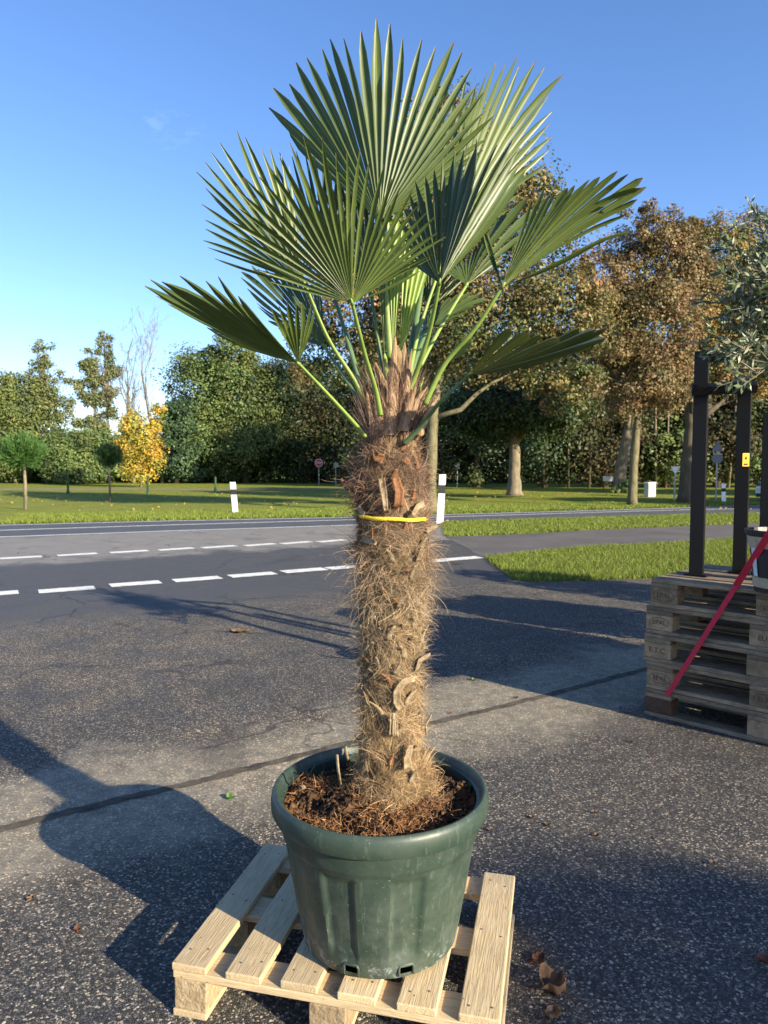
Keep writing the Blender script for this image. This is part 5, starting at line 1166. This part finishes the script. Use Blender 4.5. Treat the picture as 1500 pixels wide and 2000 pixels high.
frond((583,710,1.68), [[(420,650,1.80),(370,612,1.76),(318,578,1.70),(286,549,1.62),(297,542,1.58),(328,534,1.53),(363,536,1.50),(394,540,1.48),(419,547,1.47),(448,566,1.47),(474,585,1.48),(497,599,1.50)], [(519,602,1.54),(549,593,1.56),(571,592,1.57),(592,593,1.58),(606,588,1.59),(619,608,1.62)]], 19, 'frond', [(640,770,1.74),(690,825,1.80),(712,852,1.84)], split=.60, pleat=.45, nh=(-.3,-.5,-.4), bow=.02, droop=0, gap=.95)
# right ones
frond((858,553,1.70), [[(812,520,1.78),(795,480,1.80),(783,440,1.81),(780,410,1.82),(789,394,1.82),(799,373,1.82),(814,350,1.81),(828,333,1.80),(851,318,1.79),(863,304,1.78),(877,292,1.81),(902,281,1.77),(928,278,1.73),(953,281,1.70),(976,257,1.68),(992,232,1.68)], [(1000,262,1.70),(1018,300,1.76),(1020,330,1.80),(1005,370,1.84)]], 20, 'frond_shaded', [(838,650,1.80),(812,730,1.88),(800,760,1.9)], 'petiole', split=.6, pleat=.7, nh=(-.5,-1,.2), bow=-.02, kink=.08)
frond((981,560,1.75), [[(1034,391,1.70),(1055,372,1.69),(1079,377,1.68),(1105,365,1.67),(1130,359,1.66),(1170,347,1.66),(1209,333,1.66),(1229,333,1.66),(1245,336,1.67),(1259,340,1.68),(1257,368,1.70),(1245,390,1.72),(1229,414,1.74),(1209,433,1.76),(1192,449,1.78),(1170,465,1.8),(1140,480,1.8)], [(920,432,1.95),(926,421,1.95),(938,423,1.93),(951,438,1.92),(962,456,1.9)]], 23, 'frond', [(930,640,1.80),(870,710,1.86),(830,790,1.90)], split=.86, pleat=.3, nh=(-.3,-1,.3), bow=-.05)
frond((914,734,1.74), [[(962,668,1.58),(982,650,1.54),(1000,647,1.52),(1020,647,1.50),(1042,652,1.50),(1070,648,1.50),(1110,645,1.51),(1150,641,1.53),(1184,641,1.56),(1186,652,1.60),(1162,666,1.66),(1134,682,1.74),(1086,698,1.80),(1030,712,1.84)]], 15, 'frond_shaded', [(860,785,1.78),(820,835,1.84),(790,866,1.87)], 'petiole_dark', split=.88, pleat=.25, nh=(0,-.4,-1), bow=.02, gap=1.05, droop=0)

# ------------------------------------------------------------------ loose leaves on the asphalt
def dry_leaf(loc, s, lab, mat, grp=None, rot=0, curl=1.0, name='dry_leaf'):
    mb = MB(); vs = []; fs = []; nu, nv = 17, 7
    for i in range(nu):
        u = i/(nu-1)*2-1; hw = (1-abs(u)**1.7)*.42*(1+.28*math.cos(u*11)*math.cos(u*3))+.004
        for j in range(nv):
            v = j/(nv-1)*2-1; vs.append((u*s*.5, v*hw*s, curl*s*(.22*v*v+.10*u*u+.05*math.sin(u*7+v*4))+.006))
    for i in range(nu-1):
        for j in range(nv-1): fs.append((i*nv+j,(i+1)*nv+j,(i+1)*nv+j+1,i*nv+j+1))
    mb.add(vs, fs); mb.tube([(-s*.5,0,curl*s*.1+.006),(-s*.85,s*.08,.012)], .0011, 4)
    o = mb.build(name, mat, loc=tuple(loc), smooth=True); o.rotation_euler = (random.uniform(-.2,.2)*curl, random.uniform(-.2,.2)*curl, rot); return tag(o, lab, 'leaf', grp)
dry_leaf(gz(1082,1940), .085, 'big curled dry brown leaf right of the pallet', M['dryleaf'], rot=2.2, curl=1.8)
dry_leaf(gz(1052,1880), .045, 'smaller reddish brown leaf just above the big curled leaf', M['redleaf'], rot=.6)
dry_leaf(gz(1080,1990), .05, 'brown leaf at the bottom edge right of the pallet', M['dryleaf'], rot=1.1)
dry_leaf(gz(1492,1880), .045, 'dark red leaf at the lower right edge', M['redleaf'], rot=.3)
dry_leaf(gz(468,1236), .16, 'flattened brown leaf on the asphalt left of the trunk', M['dryleaf'], rot=.1, curl=.5)
for x, y in ((1070,1615),(1040,1600),(1165,1635),(1270,1480),(1218,1395),(1030,1340),(1212,1385),(60,1760),(150,1820),(880,1395),(1010,1365),(1160,1590),(1232,1452),(955,1625),(1390,1690),(1280,1640),(330,1340)):
    dry_leaf(gz(x,y), random.uniform(.014,.028), ('tiny leaf scrap on the asphalt left of the pot' if x < 400 else 'tiny leaf scrap on the open asphalt right of the pot'), M['redleaf'] if random.random()<.5 else M['dryleaf'], 'tiny leaf scraps on the asphalt', random.uniform(0,6), 1.0, 'leaf_scrap')
for x, y in ((1140,1134),(1050,1136),(1100,1132),(1008,1129)):
    dry_leaf(gz(x,y), .07, 'brown fallen leaf on the edge of the lawn by the yard', M['dryleaf'], 'fallen leaves at the lawn edge', random.uniform(0,6), .8, 'fallen_leaf')
